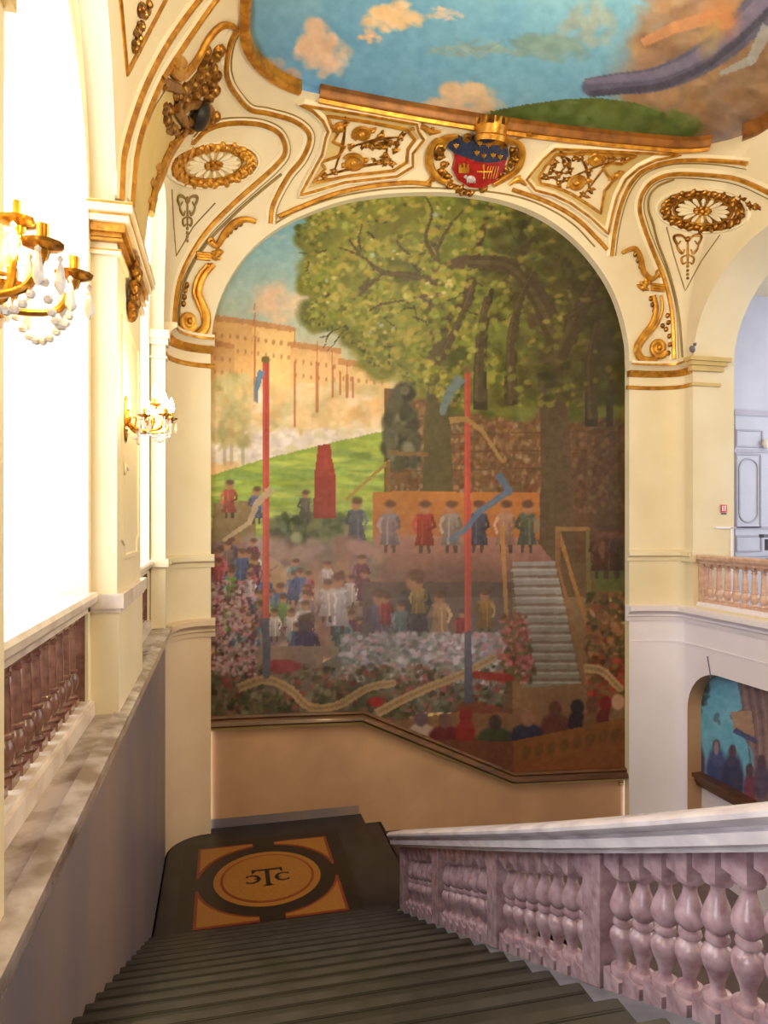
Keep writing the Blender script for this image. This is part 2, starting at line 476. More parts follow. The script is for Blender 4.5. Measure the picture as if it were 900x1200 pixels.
cap_top=[(-.02,2.42),(0.06,2.42),(0.10,2.47),(0.15,2.50),(0.15,2.56),(-.05,2.56)]
cap_mid=[(-.02,2.33),(0.03,2.33),(0.05,2.36),(0.09,2.42),(-.02,2.42)]
cap_ring=[(-.02,2.13),(0.025,2.13),(0.035,2.16),(0.02,2.19),(-.02,2.19)]
aPL0=aL(9.02,0)
for (a0,a1) in ((A1-0.08,aML+.05),(aMR-.05,aR(9.27,0))):
    t=trim(plan_sweep('c',a0,a1,cap_top,None,0.05),M['cream'])
    t2=plan_sweep('c',a0+.02,a1-.02,cap_mid,None,0.05).build('gilt_cavetto',M['gold'],t)
    t3=plan_sweep('c',a0,a1,cap_ring,None,0.05).build('gilt_astragal',M['gold'],t)
    t4=plan_sweep('c',a0,a1,[(0.145,2.49),(0.158,2.49),(0.158,2.52),(0.145,2.52)],None,0.05).build('gilt_fillet',M['gold'],t)
    # string course half way and broad ledge lower
    trim(plan_sweep('c',a0,a1,[(-.02,-0.62),(0.02,-0.62),(0.03,-0.56),(0.085,-0.53),(0.085,-0.47),(0.05,-0.45),(-.02,-0.44)],None,0.05),M['cream'])
# broad ledge: along the left wall, round both corners and along the right wall
led=[(-.02,-1.56),(0.02,-1.56),(0.035,-1.48),(0.06,-1.44),(0.085,-1.40),(0.085,-1.34),(-.02,-1.325)]
trim(plan_sweep('c',0,A1,led,None,0.3),M['ledge'])
led2=[(-.02,-1.58),(0.02,-1.58),(0.03,-1.52),(0.055,-1.50),(0.055,-1.47),(0.10,-1.42),(0.135,-1.41),(0.135,-1.345),(-.02,-1.325)]
trim(plan_sweep('c',A1,aML+.06,led2,None,0.05),M['peachlt'])
trim(plan_sweep('c',aMR-.06,A5-6,led2,None,0.05),M['lilac'])
# upper step of the left ledge, the floor inside each window bay
mb=MB()
mb.box(-1.34,-0.70,Y0,9.05,-1.42,-1.335)
trim(mb,M['ledge'],smooth=False)
# thin rope line on the right pier's lower wall
trim(plan_sweep('c',aMR+0.02,A4+4,[(0,-1.92),(0.012,-1.92),(0.012,-1.90),(0,-1.90)],None,0.05),M['lilac'])

# piers between the left windows: pedestal caps, capitals
def layer(mb,y0,y1,p,z0,z1,xin=-0.90,mi=0): mb.box(xin,XLW+p,y0-p,y1+p,z0,z1,mi)
mb=MB(); mb.box(-0.90,XLW+.035,1.1,2.56,1.74,1.86); mb.box(-0.90,XLW+.05,1.1,2.58,1.86,2.1); trim(mb,M['recess'],smooth=False)
for (y0,y1,zt) in ((5.08,6.48,2.20),):
    mb=MB(); dz=zt
    layer(mb,y0,y1,0.115,dz-0.07,dz); layer(mb,y0,y1,0.09,dz-0.13,dz-0.07); layer(mb,y0,y1,0.03,dz-0.34,dz-0.30)
    t=trim(mb,M['cream'],smooth=False)
    mb=MB(); layer(mb,y0,y1,0.06,dz-0.19,dz-0.13); layer(mb,y0,y1,0.035,dz-0.22,dz-0.19); layer(mb,y0,y1,0.045,dz-0.25,dz-0.23); mb.build('gilt_band',M['gold'],t,smooth=False)
    mb=MB()
    for (p,a,b) in ((0.118,-0.02,-0.005),(0.094,-0.088,-0.075),(0.034,-0.312,-0.303)):
        layer(mb,y0,y1,p,dz+a,dz+b)
    mb.build('gilt_fillet',M['gold'],t,smooth=False)
    # pedestal with its cap
    mb=MB(); layer(mb,y0,y1,0.015,-1.335,-0.62); trim(mb,M['cream'],smooth=False)
    mb=MB(); layer(mb,y0,y1,0.05,-0.60,-0.50); layer(mb,y0,y1,0.03,-0.63,-0.60); trim(mb,M['railc'],smooth=False)
    # moulded panel on the pier's room face
    pan=[(y0+0.2,1.5),(y1-0.2,1.5),(y1-0.2,-0.12),(y1-0.32,-0.16),(y1-0.34,-0.26),(y0+0.34,-0.26),(y0+0.32,-0.16),(y0+0.2,-0.12)]
    mb=MB(); pp=densify(pan,0.1); pts=[Vector((XLW,p.x,p.y)) for p in pp]
    mb.sweep(pts,[Vector((1,0,0))]*len(pts),[(-.022,0),(-.015,.014),(.015,.014),(.022,0)],closed=True)
    trim(mb,M['cream'])
# slim pilaster at the far jamb of the second window
mb=MB(); mb.box(-0.87,-0.70,8.96,9.12,-1.33,2.35)
layer2=lambda p,z0,z1: mb.box(-0.87-p,-0.70+p,8.96-p,9.12,z0,z1)
layer2(0.05,2.30,2.40); layer2(0.03,2.22,2.30); layer2(0.02,2.05,2.08); layer2(0.04,-0.56,-0.46)
trim(mb,M['cream'],smooth=False)
# cap on the gallery jamb
mb=MB()
for (p,z0,z1) in ((0.14,2.50,2.56),(0.10,2.44,2.50),(0.06,2.36,2.44),(0.03,2.13,2.18)):
    mb.box(XRW-p-.012,XRW+0.45+p,9.262-p,9.30,z0+.002,z1+.004)
trim(mb,M['recess'],smooth=False)
mb=MB(); mb.box(XRW-0.05,XRW+0.02,9.22,9.5,-0.62,-0.46); trim(mb,M['cream'],smooth=False)
# pale dado frame on the gallery jamb
mb=MB(); q0=onY(838,618,9.265); q1=onY(858,652,9.265)
mb.box(q0.x,q1.x,9.25,9.27,q0.z-0.02,q0.z+0.01); mb.box(q1.x-0.03,q1.x,9.25,9.27,-1.3,q0.z)
trim(mb,M['lilac'],smooth=False)

# ------------------------------------------------------------------ mural canvas painted by small dabs of colour
rng=np.random.default_rng(3)
class Canvas:
    def __init__(s,x0,y0,x1,y1,base):
        s.x0,s.y0=x0,y0; s.w=int(x1-x0); s.h=int(y1-y0)
        s.a=np.zeros((s.h,s.w,3)); s.a[:]=base
        s.Y,s.X=np.mgrid[0:s.h,0:s.w]; s.X=s.X+x0; s.Y=s.Y+y0
    def noise(s,cell,seed,cy=None):
        r=np.random.default_rng(seed); cy=cy or cell
        gh=int(s.h/cy)+3; gw=int(s.w/cell)+3; g=r.random((gh,gw))
        fy=(s.Y-s.y0)/cy; fx=(s.X-s.x0)/cell; iy=fy.astype(int); ix=fx.astype(int); ty=fy-iy; tx=fx-ix
        ty=ty*ty*(3-2*ty); tx=tx*tx*(3-2*tx)
        return (g[iy,ix]*(1-tx)+g[iy,ix+1]*tx)*(1-ty)+(g[iy+1,ix]*(1-tx)+g[iy+1,ix+1]*tx)*ty
    def fbm(s,cell,seed):
        return s.noise(cell,seed)*.5+s.noise(cell/2,seed+1)*.28+s.noise(cell/4,seed+2)*.15+s.noise(cell/8,seed+3)*.07
    def mix(s,mask,c,al=1.0):
        m=(np.clip(mask,0,1)*al)[...,None]; s.a=s.a*(1-m)+np.array(c)*m
    def ell(s,cx,cy,rx,ry,c,al=1.0,ang=0.0,soft=0.15):
        R=max(rx,ry)*1.3+2
        i0=max(0,int(cy-s.y0-R)); i1=min(s.h,int(cy-s.y0+R)+1); j0=max(0,int(cx-s.x0-R)); j1=min(s.w,int(cx-s.x0+R)+1)
        if i1<=i0 or j1<=j0: return
        X=s.X[i0:i1,j0:j1]-cx; Y=s.Y[i0:i1,j0:j1]-cy
        ca,sa=math.cos(ang),math.sin(ang); u=(X*ca+Y*sa)/rx; v=(-X*sa+Y*ca)/ry
        d=np.sqrt(u*u+v*v); m=(np.clip((1+soft-d)/(2*soft),0,1)*al)[...,None]
        s.a[i0:i1,j0:j1]=s.a[i0:i1,j0:j1]*(1-m)+np.array(c)*m
    def poly(s,pts,c,al=1.0,c2=None):
        xs=[p[0] for p in pts]; ys=[p[1] for p in pts]
        i0=max(0,int(min(ys)-s.y0)); i1=min(s.h,int(max(ys)-s.y0)+2); j0=max(0,int(min(xs)-s.x0)); j1=min(s.w,int(max(xs)-s.x0)+2)
        if i1<=i0 or j1<=j0: return
        X=s.X[i0:i1,j0:j1]; Y=s.Y[i0:i1,j0:j1]; ins=np.zeros(X.shape,bool); n=len(pts); j=n-1
        for i in range(n):
            xi,yi=pts[i]; xj,yj=pts[j]
            if yi!=yj: ins^=((yi>Y)!=(yj>Y))&(X<(xj-xi)*(Y-yi)/(yj-yi)+xi)
            j=i
        m=(ins*al)[...,None]; cc=np.array(c)
        if c2 is not None:
            t=((Y-min(ys))/max(1,max(ys)-min(ys)))[...,None]; cc=cc*(1-t)+np.array(c2)*t
        s.a[i0:i1,j0:j1]=s.a[i0:i1,j0:j1]*(1-m)+cc*m
    def line(s,pts,w0,w1,c,al=1.0):
        n=len(pts)
        for i in range(n-1):
            (xa,ya),(xb,yb)=pts[i],pts[i+1]; L=math.hypot(xb-xa,yb-ya); wa=w0+(w1-w0)*i/(n-1); wb=w0+(w1-w0)*(i+1)/(n-1)
            nx,ny=-(yb-ya)/max(L,1e-6),(xb-xa)/max(L,1e-6)
            s.poly([(xa+nx*wa/2,ya+ny*wa/2),(xb+nx*wb/2,yb+ny*wb/2),(xb-nx*wb/2,yb-ny*wb/2),(xa-nx*wa/2,ya-ny*wa/2)],c,al)
            if wb>1.5: s.ell(xb,yb,wb/2,wb/2,c,al)
    def dabs(s,n,x,y,rx,ry,cols,al=0.8,region=None,ang=0.6,jit=0.05):
        k=0
        while k<n:
            cx=rng.uniform(*x); cy=rng.uniform(*y)
            k+=1
            if region is not None and not region(cx,cy): continue
            c=np.array(cols[rng.integers(len(cols))])+rng.normal(0,jit,1)
            s.ell(cx,cy,rng.uniform(*rx),rng.uniform(*ry),np.clip(c,0,1),al,rng.uniform(-ang,ang),0.3)
    def sample(s,px,py):
        i=np.clip((py-s.y0).astype(int),0,s.h-1); j=np.clip((px-s.x0).astype(int),0,s.w-1)
        return s.a[i,j]
    def final(s,dx,dy):
        pass

def paint_mural():
    c=Canvas(236,215,750,925,(0.45,0.62,0.66))
    X,Y=c.X,c.Y
    # sky
    t=np.clip((Y-250)/230,0,1)[...,None]
    c.a=np.array((0.36,0.58,0.66))*(1-t)+np.array((0.84,0.72,0.50))*t
    f=c.fbm(46,11); c.mix((f-0.50)*6*(Y>275)*(Y<470),(0.86,0.66,0.50),0.75)
    c.mix(np.clip((330-Y-(X-250)*0.9)/40,0,1),(0.42,0.48,0.36),0.7)
    c.mix(np.clip((Y-430)/80,0,1)*np.clip((460-X)/60,0,1),(0.90,0.70,0.46),0.8)
    # distant hazy buildings, plain blocks with roofs
    for (x0,x1,y0,y1,cc) in ((236,300,372,470,(0.80,0.58,0.30)),(296,345,380,470,(0.86,0.66,0.38)),(340,400,405,470,(0.82,0.62,0.38)),(396,455,425,480,(0.84,0.66,0.42)),(236,275,400,520,(0.76,0.56,0.32))):
        c.poly([(x0,y0),(x1,y0+8),(x1,y1),(x0,y1)],cc,0.9,tuple(min(1,k+0.08) for k in cc))
        c.poly([(x0,y0-6),(x1,y0+3),(x1,y0+9),(x0,y0+2)],(0.70,0.46,0.24),0.85)
        for k in range(int((x1-x0)/9)):
            for yy in (y0+18,y0+34): c.ell(x0+6+k*9,yy+k*1.2,1.5,3,(0.60,0.42,0.24),0.7)
    c.dabs(500,(240,450),(455,545),(5,12),(5,12),[(0.86,0.72,0.52),(0.78,0.66,0.44),(0.88,0.78,0.66),(0.72,0.66,0.44),(0.84,0.62,0.38)],0.5)
    c.dabs(420,(240,470),(505,540),(4,9),(3,6),[(0.88,0.82,0.78),(0.80,0.74,0.70),(0.84,0.78,0.62)],0.6)
    for xx in (262,284,270): c.line([(xx,545),(xx+1,500),(xx-1,430)],4,1,(0.62,0.54,0.42),0.6); c.dabs(60,(xx-12,xx+12),(440,520),(3,7),(5,9),[(0.66,0.62,0.40),(0.78,0.66,0.42)],0.5)
    # lawn
    c.poly([(236,560),(300,540),(380,520),(470,500),(470,660),(236,660)],(0.55,0.64,0.20),1,(0.42,0.52,0.24))
    c.dabs(500,(240,470),(505,650),(8,22),(1.5,4),[(0.60,0.68,0.22),(0.48,0.60,0.22),(0.70,0.72,0.28),(0.40,0.50,0.22)],0.5,lambda x,y: y>562-(x-236)*0.24,0.15)
    # ground under the trees, distant crowd
    c.poly([(450,455),(745,440),(745,700),(450,700)],(0.42,0.27,0.14),1,(0.36,0.26,0.16))
    c.poly([(500,452),(745,440),(745,462),(500,470)],(0.72,0.58,0.26),0.9)
    c.dabs(2600,(452,742),(474,600),(1.5,3.4),(2,4.5),[(0.46,0.30,0.16),(0.54,0.38,0.22),(0.34,0.24,0.13),(0.42,0.22,0.15),(0.34,0.28,0.18),(0.56,0.46,0.34),(0.40,0.30,0.17)],0.6,jit=0.03)
    c.mix(np.clip((X-640)/80,0,1)*(Y>470)*(Y<690),(0.22,0.15,0.08),0.6)
    for yy in (488,510,531,552): c.line([(456,yy),(742,yy-6)],1.6,1.6,(0.34,0.22,0.12),0.7)
    # foliage: masses then leaf dabs
    def crown(x,y):
        lim = 355+ (y-235)*0.12 if y<330 else (365 if y<370 else 365+(y-370)*1.25)
        lim += 9*math.sin(y*0.13)+7*math.sin(y*0.31+1)
        bot = 470 if x>540 else 380+ (x-370)*0.52+8*math.sin(x*0.16)
        return x>lim and y<bot+10
    c.dabs(1500,(352,745),(218,480),(9,20),(7,15),[(0.40,0.40,0.12),(0.34,0.36,0.10),(0.46,0.46,0.15),(0.28,0.30,0.10)],0.95,crown)
    for xx,yy,rx,ry,cc in ((405,300,45,40,(0.46,0.46,0.15)),(480,260,60,30,(0.44,0.42,0.10)),(470,380,40,30,(0.46,0.48,0.13)),(455,415,25,18,(0.36,0.40,0.12)),(560,300,60,50,(0.36,0.42,0.12)),(600,400,50,35,(0.38,0.44,0.12))):
        c.ell(xx,yy,rx,ry,cc,0.6,0,0.5)
    # trunks and limbs
    tk=(0.30,0.27,0.15)
    c.line([(513,585),(512,500),(514,430),(510,350),(508,290),(516,235)],36,6,tk)
    c.line([(513,360),(480,330),(440,318),(415,295)],14,3,tk); c.line([(440,318),(420,340),(410,352)],6,2,tk); c.line([(520,390),(548,350),(556,300),(575,240)],18,6,(0.26,0.20,0.10))
    c.line([(652,660),(652,560),(648,470),(640,400),(622,352),(588,312),(545,306),(500,318)],42,10,(0.32,0.25,0.16))
    c.line([(655,420),(672,372),(700,318),(722,290)],30,12,(0.27,0.19,0.10)); c.line([(606,340),(612,280),(622,240)],16,8,(0.27,0.21,0.10))
    for (xx,w,yb) in ((562,18,480),(598,17,475),(692,16,500),(714,10,500)): c.line([(xx,yb),(xx,430),(xx+5,380),(xx+14,340)],w,6,(0.20,0.17,0.09))
    for k in range(70):
        x0=rng.uniform(380,735); y0=rng.uniform(240,430); 
        if not crown(x0,y0): continue
        pts=[(x0,y0)]; an=rng.uniform(0,6.28)
        for _ in range(4): an+=rng.normal(0,0.35); pts.append((pts[-1][0]+9*math.cos(an),pts[-1][1]+9*math.sin(an)))
        c.line(pts,2.6,0.9,(0.20,0.16,0.10),0.8)
    c.dabs(5200,(355,745),(218,475),(2,6),(1.8,4.5),[(0.50,0.50,0.15),(0.40,0.44,0.11),(0.58,0.54,0.18),(0.34,0.36,0.10),(0.44,0.48,0.12),(0.62,0.54,0.20)],0.7,
           lambda x,y: crown(x,y) and rng.random()<(1.0 if x<520 else 0.45) and math.sin(x*0.09+2*math.sin(y*0.05))+math.sin(y*0.11+x*0.03)>-0.6)
    c.dabs(900,(560,745),(250,470),(5,12),(4,9),[(0.24,0.20,0.08),(0.30,0.28,0.08),(0.22,0.24,0.08)],0.5,lambda x,y: rng.random()<(x-540)/200)
    for pts,w0,w1 in (([(512,330),(478,322),(448,318),(424,300),(408,280)],9,2),([(448,318),(428,338),(412,352),(404,362)],5,1.5),([(424,300),(420,280),(424,262)],4,1.5),([(424,300),(404,292),(396,290)],3,1),([(500,345),(470,352),(446,356),(432,364)],4,1.5),([(508,300),(498,278),(506,250),(500,232)],5,2),([(512,290),(528,262),(548,240)],5,2),([(460,272),(468,288),(480,298)],4,2),([(548,306),(600,312),(632,350),(650,390)],15,26),([(652,420),(676,372),(704,318),(722,296)],22,10),([(516,420),(540,372),(556,330)],10,6),([(660,375),(700,350),(730,345)],9,4),([(560,470),(562,400),(570,350)],12,8),([(600,470),(598,400),(610,350),(625,320)],12,6),([(694,490),(692,420),(700,380)],13,8)):
        q=[(v.x,v.y) for v in cr([Vector(p) for p in pts],4)]; c.line(q,w0,w1,(0.27,0.22,0.12),0.85); c.line([(x-w0*.2,y) for x,y in q],w0*.3,w1*.3,(0.36,0.30,0.18),0.5)
    def rim(x,y):
        a=crown(x,y); return a!=crown(x-7,y+4) or a!=crown(x+2,y+8)
    c.dabs(5200,(335,560),(225,470),(1.2,3.2),(1.2,2.8),[(0.46,0.46,0.15),(0.36,0.38,0.12),(0.54,0.50,0.18),(0.30,0.32,0.12)],0.9,rim)
    c.dabs(260,(380,560),(240,430),(1.5,3.5),(1.5,3),[(0.55,0.62,0.56),(0.72,0.66,0.40)],0.8,lambda x,y: crown(x,y) and math.sin(x*.05+1)*math.sin(y*.06)>.55)
    c.dabs(900,(370,740),(225,470),(2,6),(2,4.5),[(0.54,0.52,0.17),(0.44,0.46,0.13),(0.60,0.54,0.20),(0.36,0.40,0.12)],0.75,lambda x,y: crown(x,y) and rng.random()<(.9 if x<560 else .4) and math.sin(x*0.07+y*0.05)>0.1)
    # cypress
    c.dabs(160,(452,486),(446,545),(4,8),(5,10),[(0.22,0.22,0.16),(0.28,0.27,0.18)],0.9,lambda x,y: abs(x-470)<8+(y-446)*0.15)
    # a plain rail fence, grand stand back panel, platform
    c.line([(405,585),(455,540)],4,4,(0.56,0.46,0.20)); c.line([(455,540),(455,600)],4,4,(0.44,0.34,0.16)); c.line([(455,530),(500,532)],5,5,(0.44,0.33,0.18))
    c.poly([(437,575),(632,577),(632,632),(437,630)],(0.66,0.40,0.16),1,(0.58,0.34,0.17))
    c.poly([(428,645),(440,626),(625,630),(650,660),(650,682),(424,682)],(0.56,0.38,0.32),1,(0.42,0.28,0.24))
    c.poly([(424,670),(600,668),(600,684),(424,684)],(0.42,0.30,0.25),0.9)
    cols=[(0.45,0.40,0.44),(0.55,0.16,0.12),(0.50,0.46,0.44),(0.24,0.24,0.32),(0.60,0.44,0.36),(0.30,0.32,0.26),(0.40,0.12,0.16)]
    def folk(x,y,h,cc,head=(0.60,0.40,0.28)):
        dk=tuple(k*0.72 for k in cc); lt=tuple(min(1,k*1.18+.03) for k in cc); ln=rng.uniform(-.05,.05)*h; sg=1 if rng.random()<.5 else -1
        for q in (-1,1): c.line([(x+q*h*.06,y-h*.3),(x+q*h*.08+ln*.3,y)],h*.09,h*.06,(0.24,0.19,0.17),0.9)
        c.poly([(x-h*.15,y-h*.70),(x+h*.15,y-h*.70),(x+h*.13,y-h*.42),(x+h*.19,y-h*.12),(x-h*.19,y-h*.12),(x-h*.13,y-h*.42)],cc,0.92,dk)
        c.ell(x,y-h*.68,h*.16,h*.06,cc,0.9,0,.2)
        c.line([(x-sg*h*.14,y-h*.66),(x-sg*h*.20,y-h*.48),(x-sg*h*.06,y-h*.40)],h*.07,h*.05,dk,0.9)
        c.line([(x+sg*h*.14,y-h*.66),(x+sg*h*.21,y-h*.50),(x+sg*h*.16,y-h*.36)],h*.07,h*.05,lt,0.9)
        c.line([(x+sg*h*.03,y-h*.66),(x+sg*h*.05,y-h*.15)],h*.03,h*.04,lt,0.6); c.line([(x-sg*h*.07,y-h*.55),(x-sg*h*.09,y-h*.14)],h*.02,h*.03,dk,0.7)
        c.ell(x+rng.uniform(-1,1),y-h*0.82,h*0.10,h*0.12,head,0.95,0,0.25)
        c.ell(x+1,y-h*0.90,h*0.11,h*0.07,(0.25,0.16,0.12),0.7,0,0.3)
    for k,xx in enumerate((456,497,528,560,592,617)): folk(xx,646,62,cols[k])
    # left: open meadow with a pale lectern stage and seated crowd
    c.poly([(250,590),(300,585),(300,640),(246,650)],(0.46,0.36,0.24),0.9)
    c.poly([(330,612),(410,610),(410,680),(400,690),(330,650)],(0.48,0.42,0.32),0.95,(0.36,0.36,0.26))
    c.dabs(350,(315,400),(605,668),(4,9),(3,8),[(0.26,0.32,0.20),(0.34,0.38,0.22),(0.22,0.26,0.18),(0.42,0.44,0.26)],0.8)
    folk(300,612,44,(0.30,0.32,0.48)); folk(268,606,46,(0.62,0.26,0.20)); folk(357,612,40,(0.34,0.32,0.28)); folk(417,640,60,(0.28,0.30,0.36))
    c.poly([(372,522),(386,520),(393,560),(394,608),(366,608),(368,560)],(0.58,0.16,0.12),0.95,(0.50,0.15,0.13))
    c.dabs(420,(248,440),(640,760),(9,18),(7,14),[(0.50,0.34,0.30),(0.58,0.48,0.44),(0.36,0.28,0.32),(0.44,0.40,0.34),(0.62,0.46,0.34)],0.8)
    c.poly([(272,700),(330,660),(352,700),(290,725)],(0.66,0.50,0.34),0.7); c.poly([(250,652),(300,642),(330,660),(262,690)],(0.66,0.52,0.40),0.7)
    for k in range(64):
        x=rng.uniform(250,300) if k<16 else rng.uniform(250,438); y=rng.uniform(660,705) if k<16 else 690+80*(k-16)/48+rng.uniform(-6,6)
        cc=[(0.62,0.60,0.62),(0.34,0.16,0.24),(0.24,0.30,0.48),(0.36,0.50,0.22),(0.58,0.22,0.26),(0.72,0.66,0.66),(0.26,0.40,0.42),(0.44,0.34,0.34)][rng.integers(8)]
        folk(x,y,rng.uniform(34,48),cc)
    folk(395,742,74,(0.72,0.68,0.74)); folk(383,728,52,(0.70,0.64,0.64)); folk(357,800,84,(0.18,0.18,0.32),(0.20,0.17,0.22))
    c.poly([(424,682),(600,682),(600,760),(424,760)],(0.30,0.24,0.22),0.9,(0.28,0.28,0.28))
    for xx,yy,hh,cc in ((444,762,74,(0.32,0.28,0.40)),(452,735,40,(0.52,0.14,0.14)),(486,760,96,(0.20,0.20,0.22)),(490,725,50,(0.56,0.44,0.20)),(515,750,60,(0.66,0.50,0.34)),(540,752,40,(0.50,0.14,0.14)),(568,742,54,(0.56,0.40,0.18)),(470,752,50,(0.30,0.40,0.42))): folk(xx,yy,hh,cc)
    # flower beds
    c.poly([(430,750),(600,745),(600,835),(300,835),(350,790)],(0.36,0.36,0.38),0.9,(0.26,0.28,0.26))
    c.dabs(1500,(400,600),(742,800),(2,5),(1.5,4),[(0.72,0.68,0.76),(0.50,0.50,0.58),(0.60,0.58,0.60),(0.34,0.38,0.36),(0.42,0.50,0.44),(0.64,0.44,0.50)],0.75)
    c.poly([(246,770),(430,800),(500,858),(246,850)],(0.26,0.24,0.16),0.85)
    c.poly([(262,757),(378,757),(378,820),(262,800)],(0.50,0.40,0.34),0.9,(0.32,0.30,0.28))
    c.dabs(1300,(246,600),(760,850),(1.5,5),(1.5,5),[(0.26,0.28,0.16),(0.34,0.26,0.18),(0.40,0.38,0.28),(0.20,0.20,0.14),(0.52,0.20,0.20),(0.44,0.40,0.34)],0.7,lambda x,y: y>780 or x<262)
    c.dabs(500,(248,300),(680,790),(1.2,3),(1.2,3),[(0.70,0.46,0.52),(0.62,0.56,0.56),(0.36,0.20,0.20)],0.8)
    # flight of grey steps with hand rails, right
    c.poly([(596,745),(600,660),(690,660),(736,760),(736,905),(590,860)],(0.36,0.28,0.18),0.8,(0.38,0.22,0.14))
    c.poly([(600,658),(650,658),(680,800),(612,806)],(0.50,0.48,0.48),1,(0.44,0.42,0.36))
    for k in range(13):
        y=664+k*11; xl=598+k*0.9; xr=652+k*2.3
        c.line([(xl,y),(xr,y)],3.4,3.4,(0.40,0.30,0.24),0.8); c.line([(xl,y+4),(xr,y+4)],2,2,(0.62,0.60,0.58),0.6)
    c.line([(588,616),(594,750)],6,5,(0.60,0.42,0.22)); c.line([(652,616),(688,735)],5,4,(0.56,0.38,0.18)); c.line([(654,616),(654,660)],6,6,(0.46,0.32,0.18)); c.line([(652,620),(690,620)],4,4,(0.52,0.38,0.2)); c.line([(654,664),(684,786)],3,3,(0.50,0.34,0.18)); c.line([(688,620),(690,700)],5,5,(0.40,0.34,0.18))
    c.poly([(690,660),(740,650),(740,700),(700,700)],(0.30,0.34,0.14),0.8)
    for k,xx in enumerate((704,716,728)): folk(xx,676,64,[(0.34,0.20,0.12),(0.30,0.18,0.12),(0.26,0.20,0.16)][k],(0.36,0.22,0.14))
    c.dabs(500,(688,742),(695,800),(2,6),(2,5),[(0.42,0.22,0.14),(0.34,0.26,0.14),(0.26,0.24,0.12),(0.56,0.36,0.20)],0.8)
    c.dabs(420,(585,640),(720,800),(1.5,4),(1.5,4),[(0.56,0.20,0.20),(0.34,0.30,0.16),(0.66,0.34,0.34),(0.28,0.26,0.14)],0.75,lambda x,y: x<628-(800-y)*0.15)
    c.dabs(500,(690,742),(770,840),(2,5),(2,4),[(0.56,0.18,0.12),(0.40,0.26,0.14),(0.30,0.24,0.12)],0.75)
    # blank cloth garlands (no lettering)
    for pts in ([(278,806),(310,796),(340,808),(362,828),(395,826),(430,806),(460,800)],[(440,836),(470,820),(500,806),(540,790),(578,770)],[(684,782),(705,786),(726,806)]):
        q=[(v.x,v.y) for v in cr([Vector((a,b)) for a,b in pts],5)]
        c.line(q,11,9,(0.62,0.50,0.34),0.85); c.line(q,4,3,(0.48,0.36,0.24),0.5)
    c.ell(440,822,9,6,(0.58,0.12,0.12)); c.ell(575,792,30,5,(0.52,0.12,0.10),0.9,0.1); c.ell(330,780,22,8,(0.50,0.14,0.16),0.8); c.ell(552,838,22,18,(0.44,0.20,0.14),0.8); c.ell(574,838,22,12,(0.44,0.2,0.14),0.8)
    # foreground: sandy ground, seated heads, bench back
    c.poly([(452,846),(520,836),(600,836),(740,825),(740,910),(600,905),(500,866)],(0.46,0.32,0.22),0.9)
    c.poly([(510,862),(600,866),(600,908),(540,890)],(0.38,0.22,0.14),1); c.poly([(600,866),(740,834),(740,908),(600,908)],(0.44,0.28,0.12),1,(0.46,0.24,0.12))
    for k in range(9): c.ell(616+k*15,882-k*3.2,5,9,(0.34,0.24,0.10),0.7,0.4); 
    c.line([(604,874),(740,843)],2,2,(0.30,0.2,0.08)); c.line([(604,896),(740,868)],2,2,(0.30,0.2,0.08))
    for (xx,yy,w,cc,hc) in ((493,862,17,(0.66,0.56,0.50),(0.34,0.26,0.30)),(521,864,19,(0.36,0.12,0.14),(0.38,0.26,0.24)),(545,858,12,(0.50,0.14,0.12),(0.48,0.14,0.12)),(580,866,22,(0.22,0.24,0.16),(0.24,0.18,0.18)),(618,862,20,(0.16,0.16,0.24),(0.50,0.34,0.26)),(650,850,17,(0.34,0.18,0.14),(0.34,0.2,0.16)),(676,848,11,(0.16,0.13,0.16),(0.16,0.13,0.16)),(694,846,12,(0.42,0.28,0.18),(0.36,0.22,0.16)),(709,844,11,(0.34,0.14,0.12),(0.42,0.12,0.12)),(724,842,11,(0.44,0.32,0.22),(0.66,0.5,0.4))):
        c.ell(xx,yy,w,15,cc,0.97,0,0.12); c.ell(xx,yy-20,7.5,9,hc,0.97,0,0.15)
    c.poly([(510,866),(604,869),(604,908),(545,890)],(0.40,0.22,0.14),1); c.poly([(602,868),(742,838),(742,910),(602,910)],(0.44,0.28,0.13),1,(0.48,0.26,0.13))
    for k in range(9): c.ell(616+k*15,881-k*3.0,5,8,(0.34,0.24,0.10),0.7,0.4)
    # poles with plain pennants
    for (xx,y0,y1,y2) in ((311,424,724,790),(547,436,740,820)):
        c.line([(xx,y0),(xx+0.5,y1)],6.5,8.5,(0.66,0.24,0.19)); c.line([(xx+0.5,y1),(xx+1,y2)],8.5,9,(0.28,0.29,0.36)); c.line([(xx-2,y0),(xx-1.5,y1)],1.6,2,(0.78,0.34,0.26),0.6)
        c.ell(xx,y0-3,5,4,(0.42,0.34,0.16))
    for (xx,y0,y1) in ((345,385,500),(371,395,482),(389,410,465),(298,355,470),(398,420,462),(406,424,465),(413,428,465)): c.line([(xx,y0),(xx,y1)],1.8,2.4,(0.66,0.36,0.20),0.8)
    c.line([(306,434),(300,455),(301,470)],9,3,(0.34,0.46,0.56)); c.line([(540,442),(526,460),(518,482)],13,8,(0.36,0.44,0.44)); c.line([(583,555),(596,575),(560,600),(545,620),(528,632)],9,5,(0.30,0.38,0.50),0.9)
    c.line([(318,572),(300,590),(292,612),(262,632)],9,4,(0.66,0.56,0.42),0.9); c.line([(526,492),(545,490),(565,505),(588,540)],7,4,(0.60,0.46,0.24),0.9)
    # brushwork, toning and a painted reflection haze
    g=c.fbm(5,50)-0.5; c.a=np.clip(c.a+(g*0.09)[...,None],0,1)
    c.mix(np.clip((X-560)/170,0,1)*np.clip((520-Y)/80,0,1),(0.20,0.16,0.06),0.55)
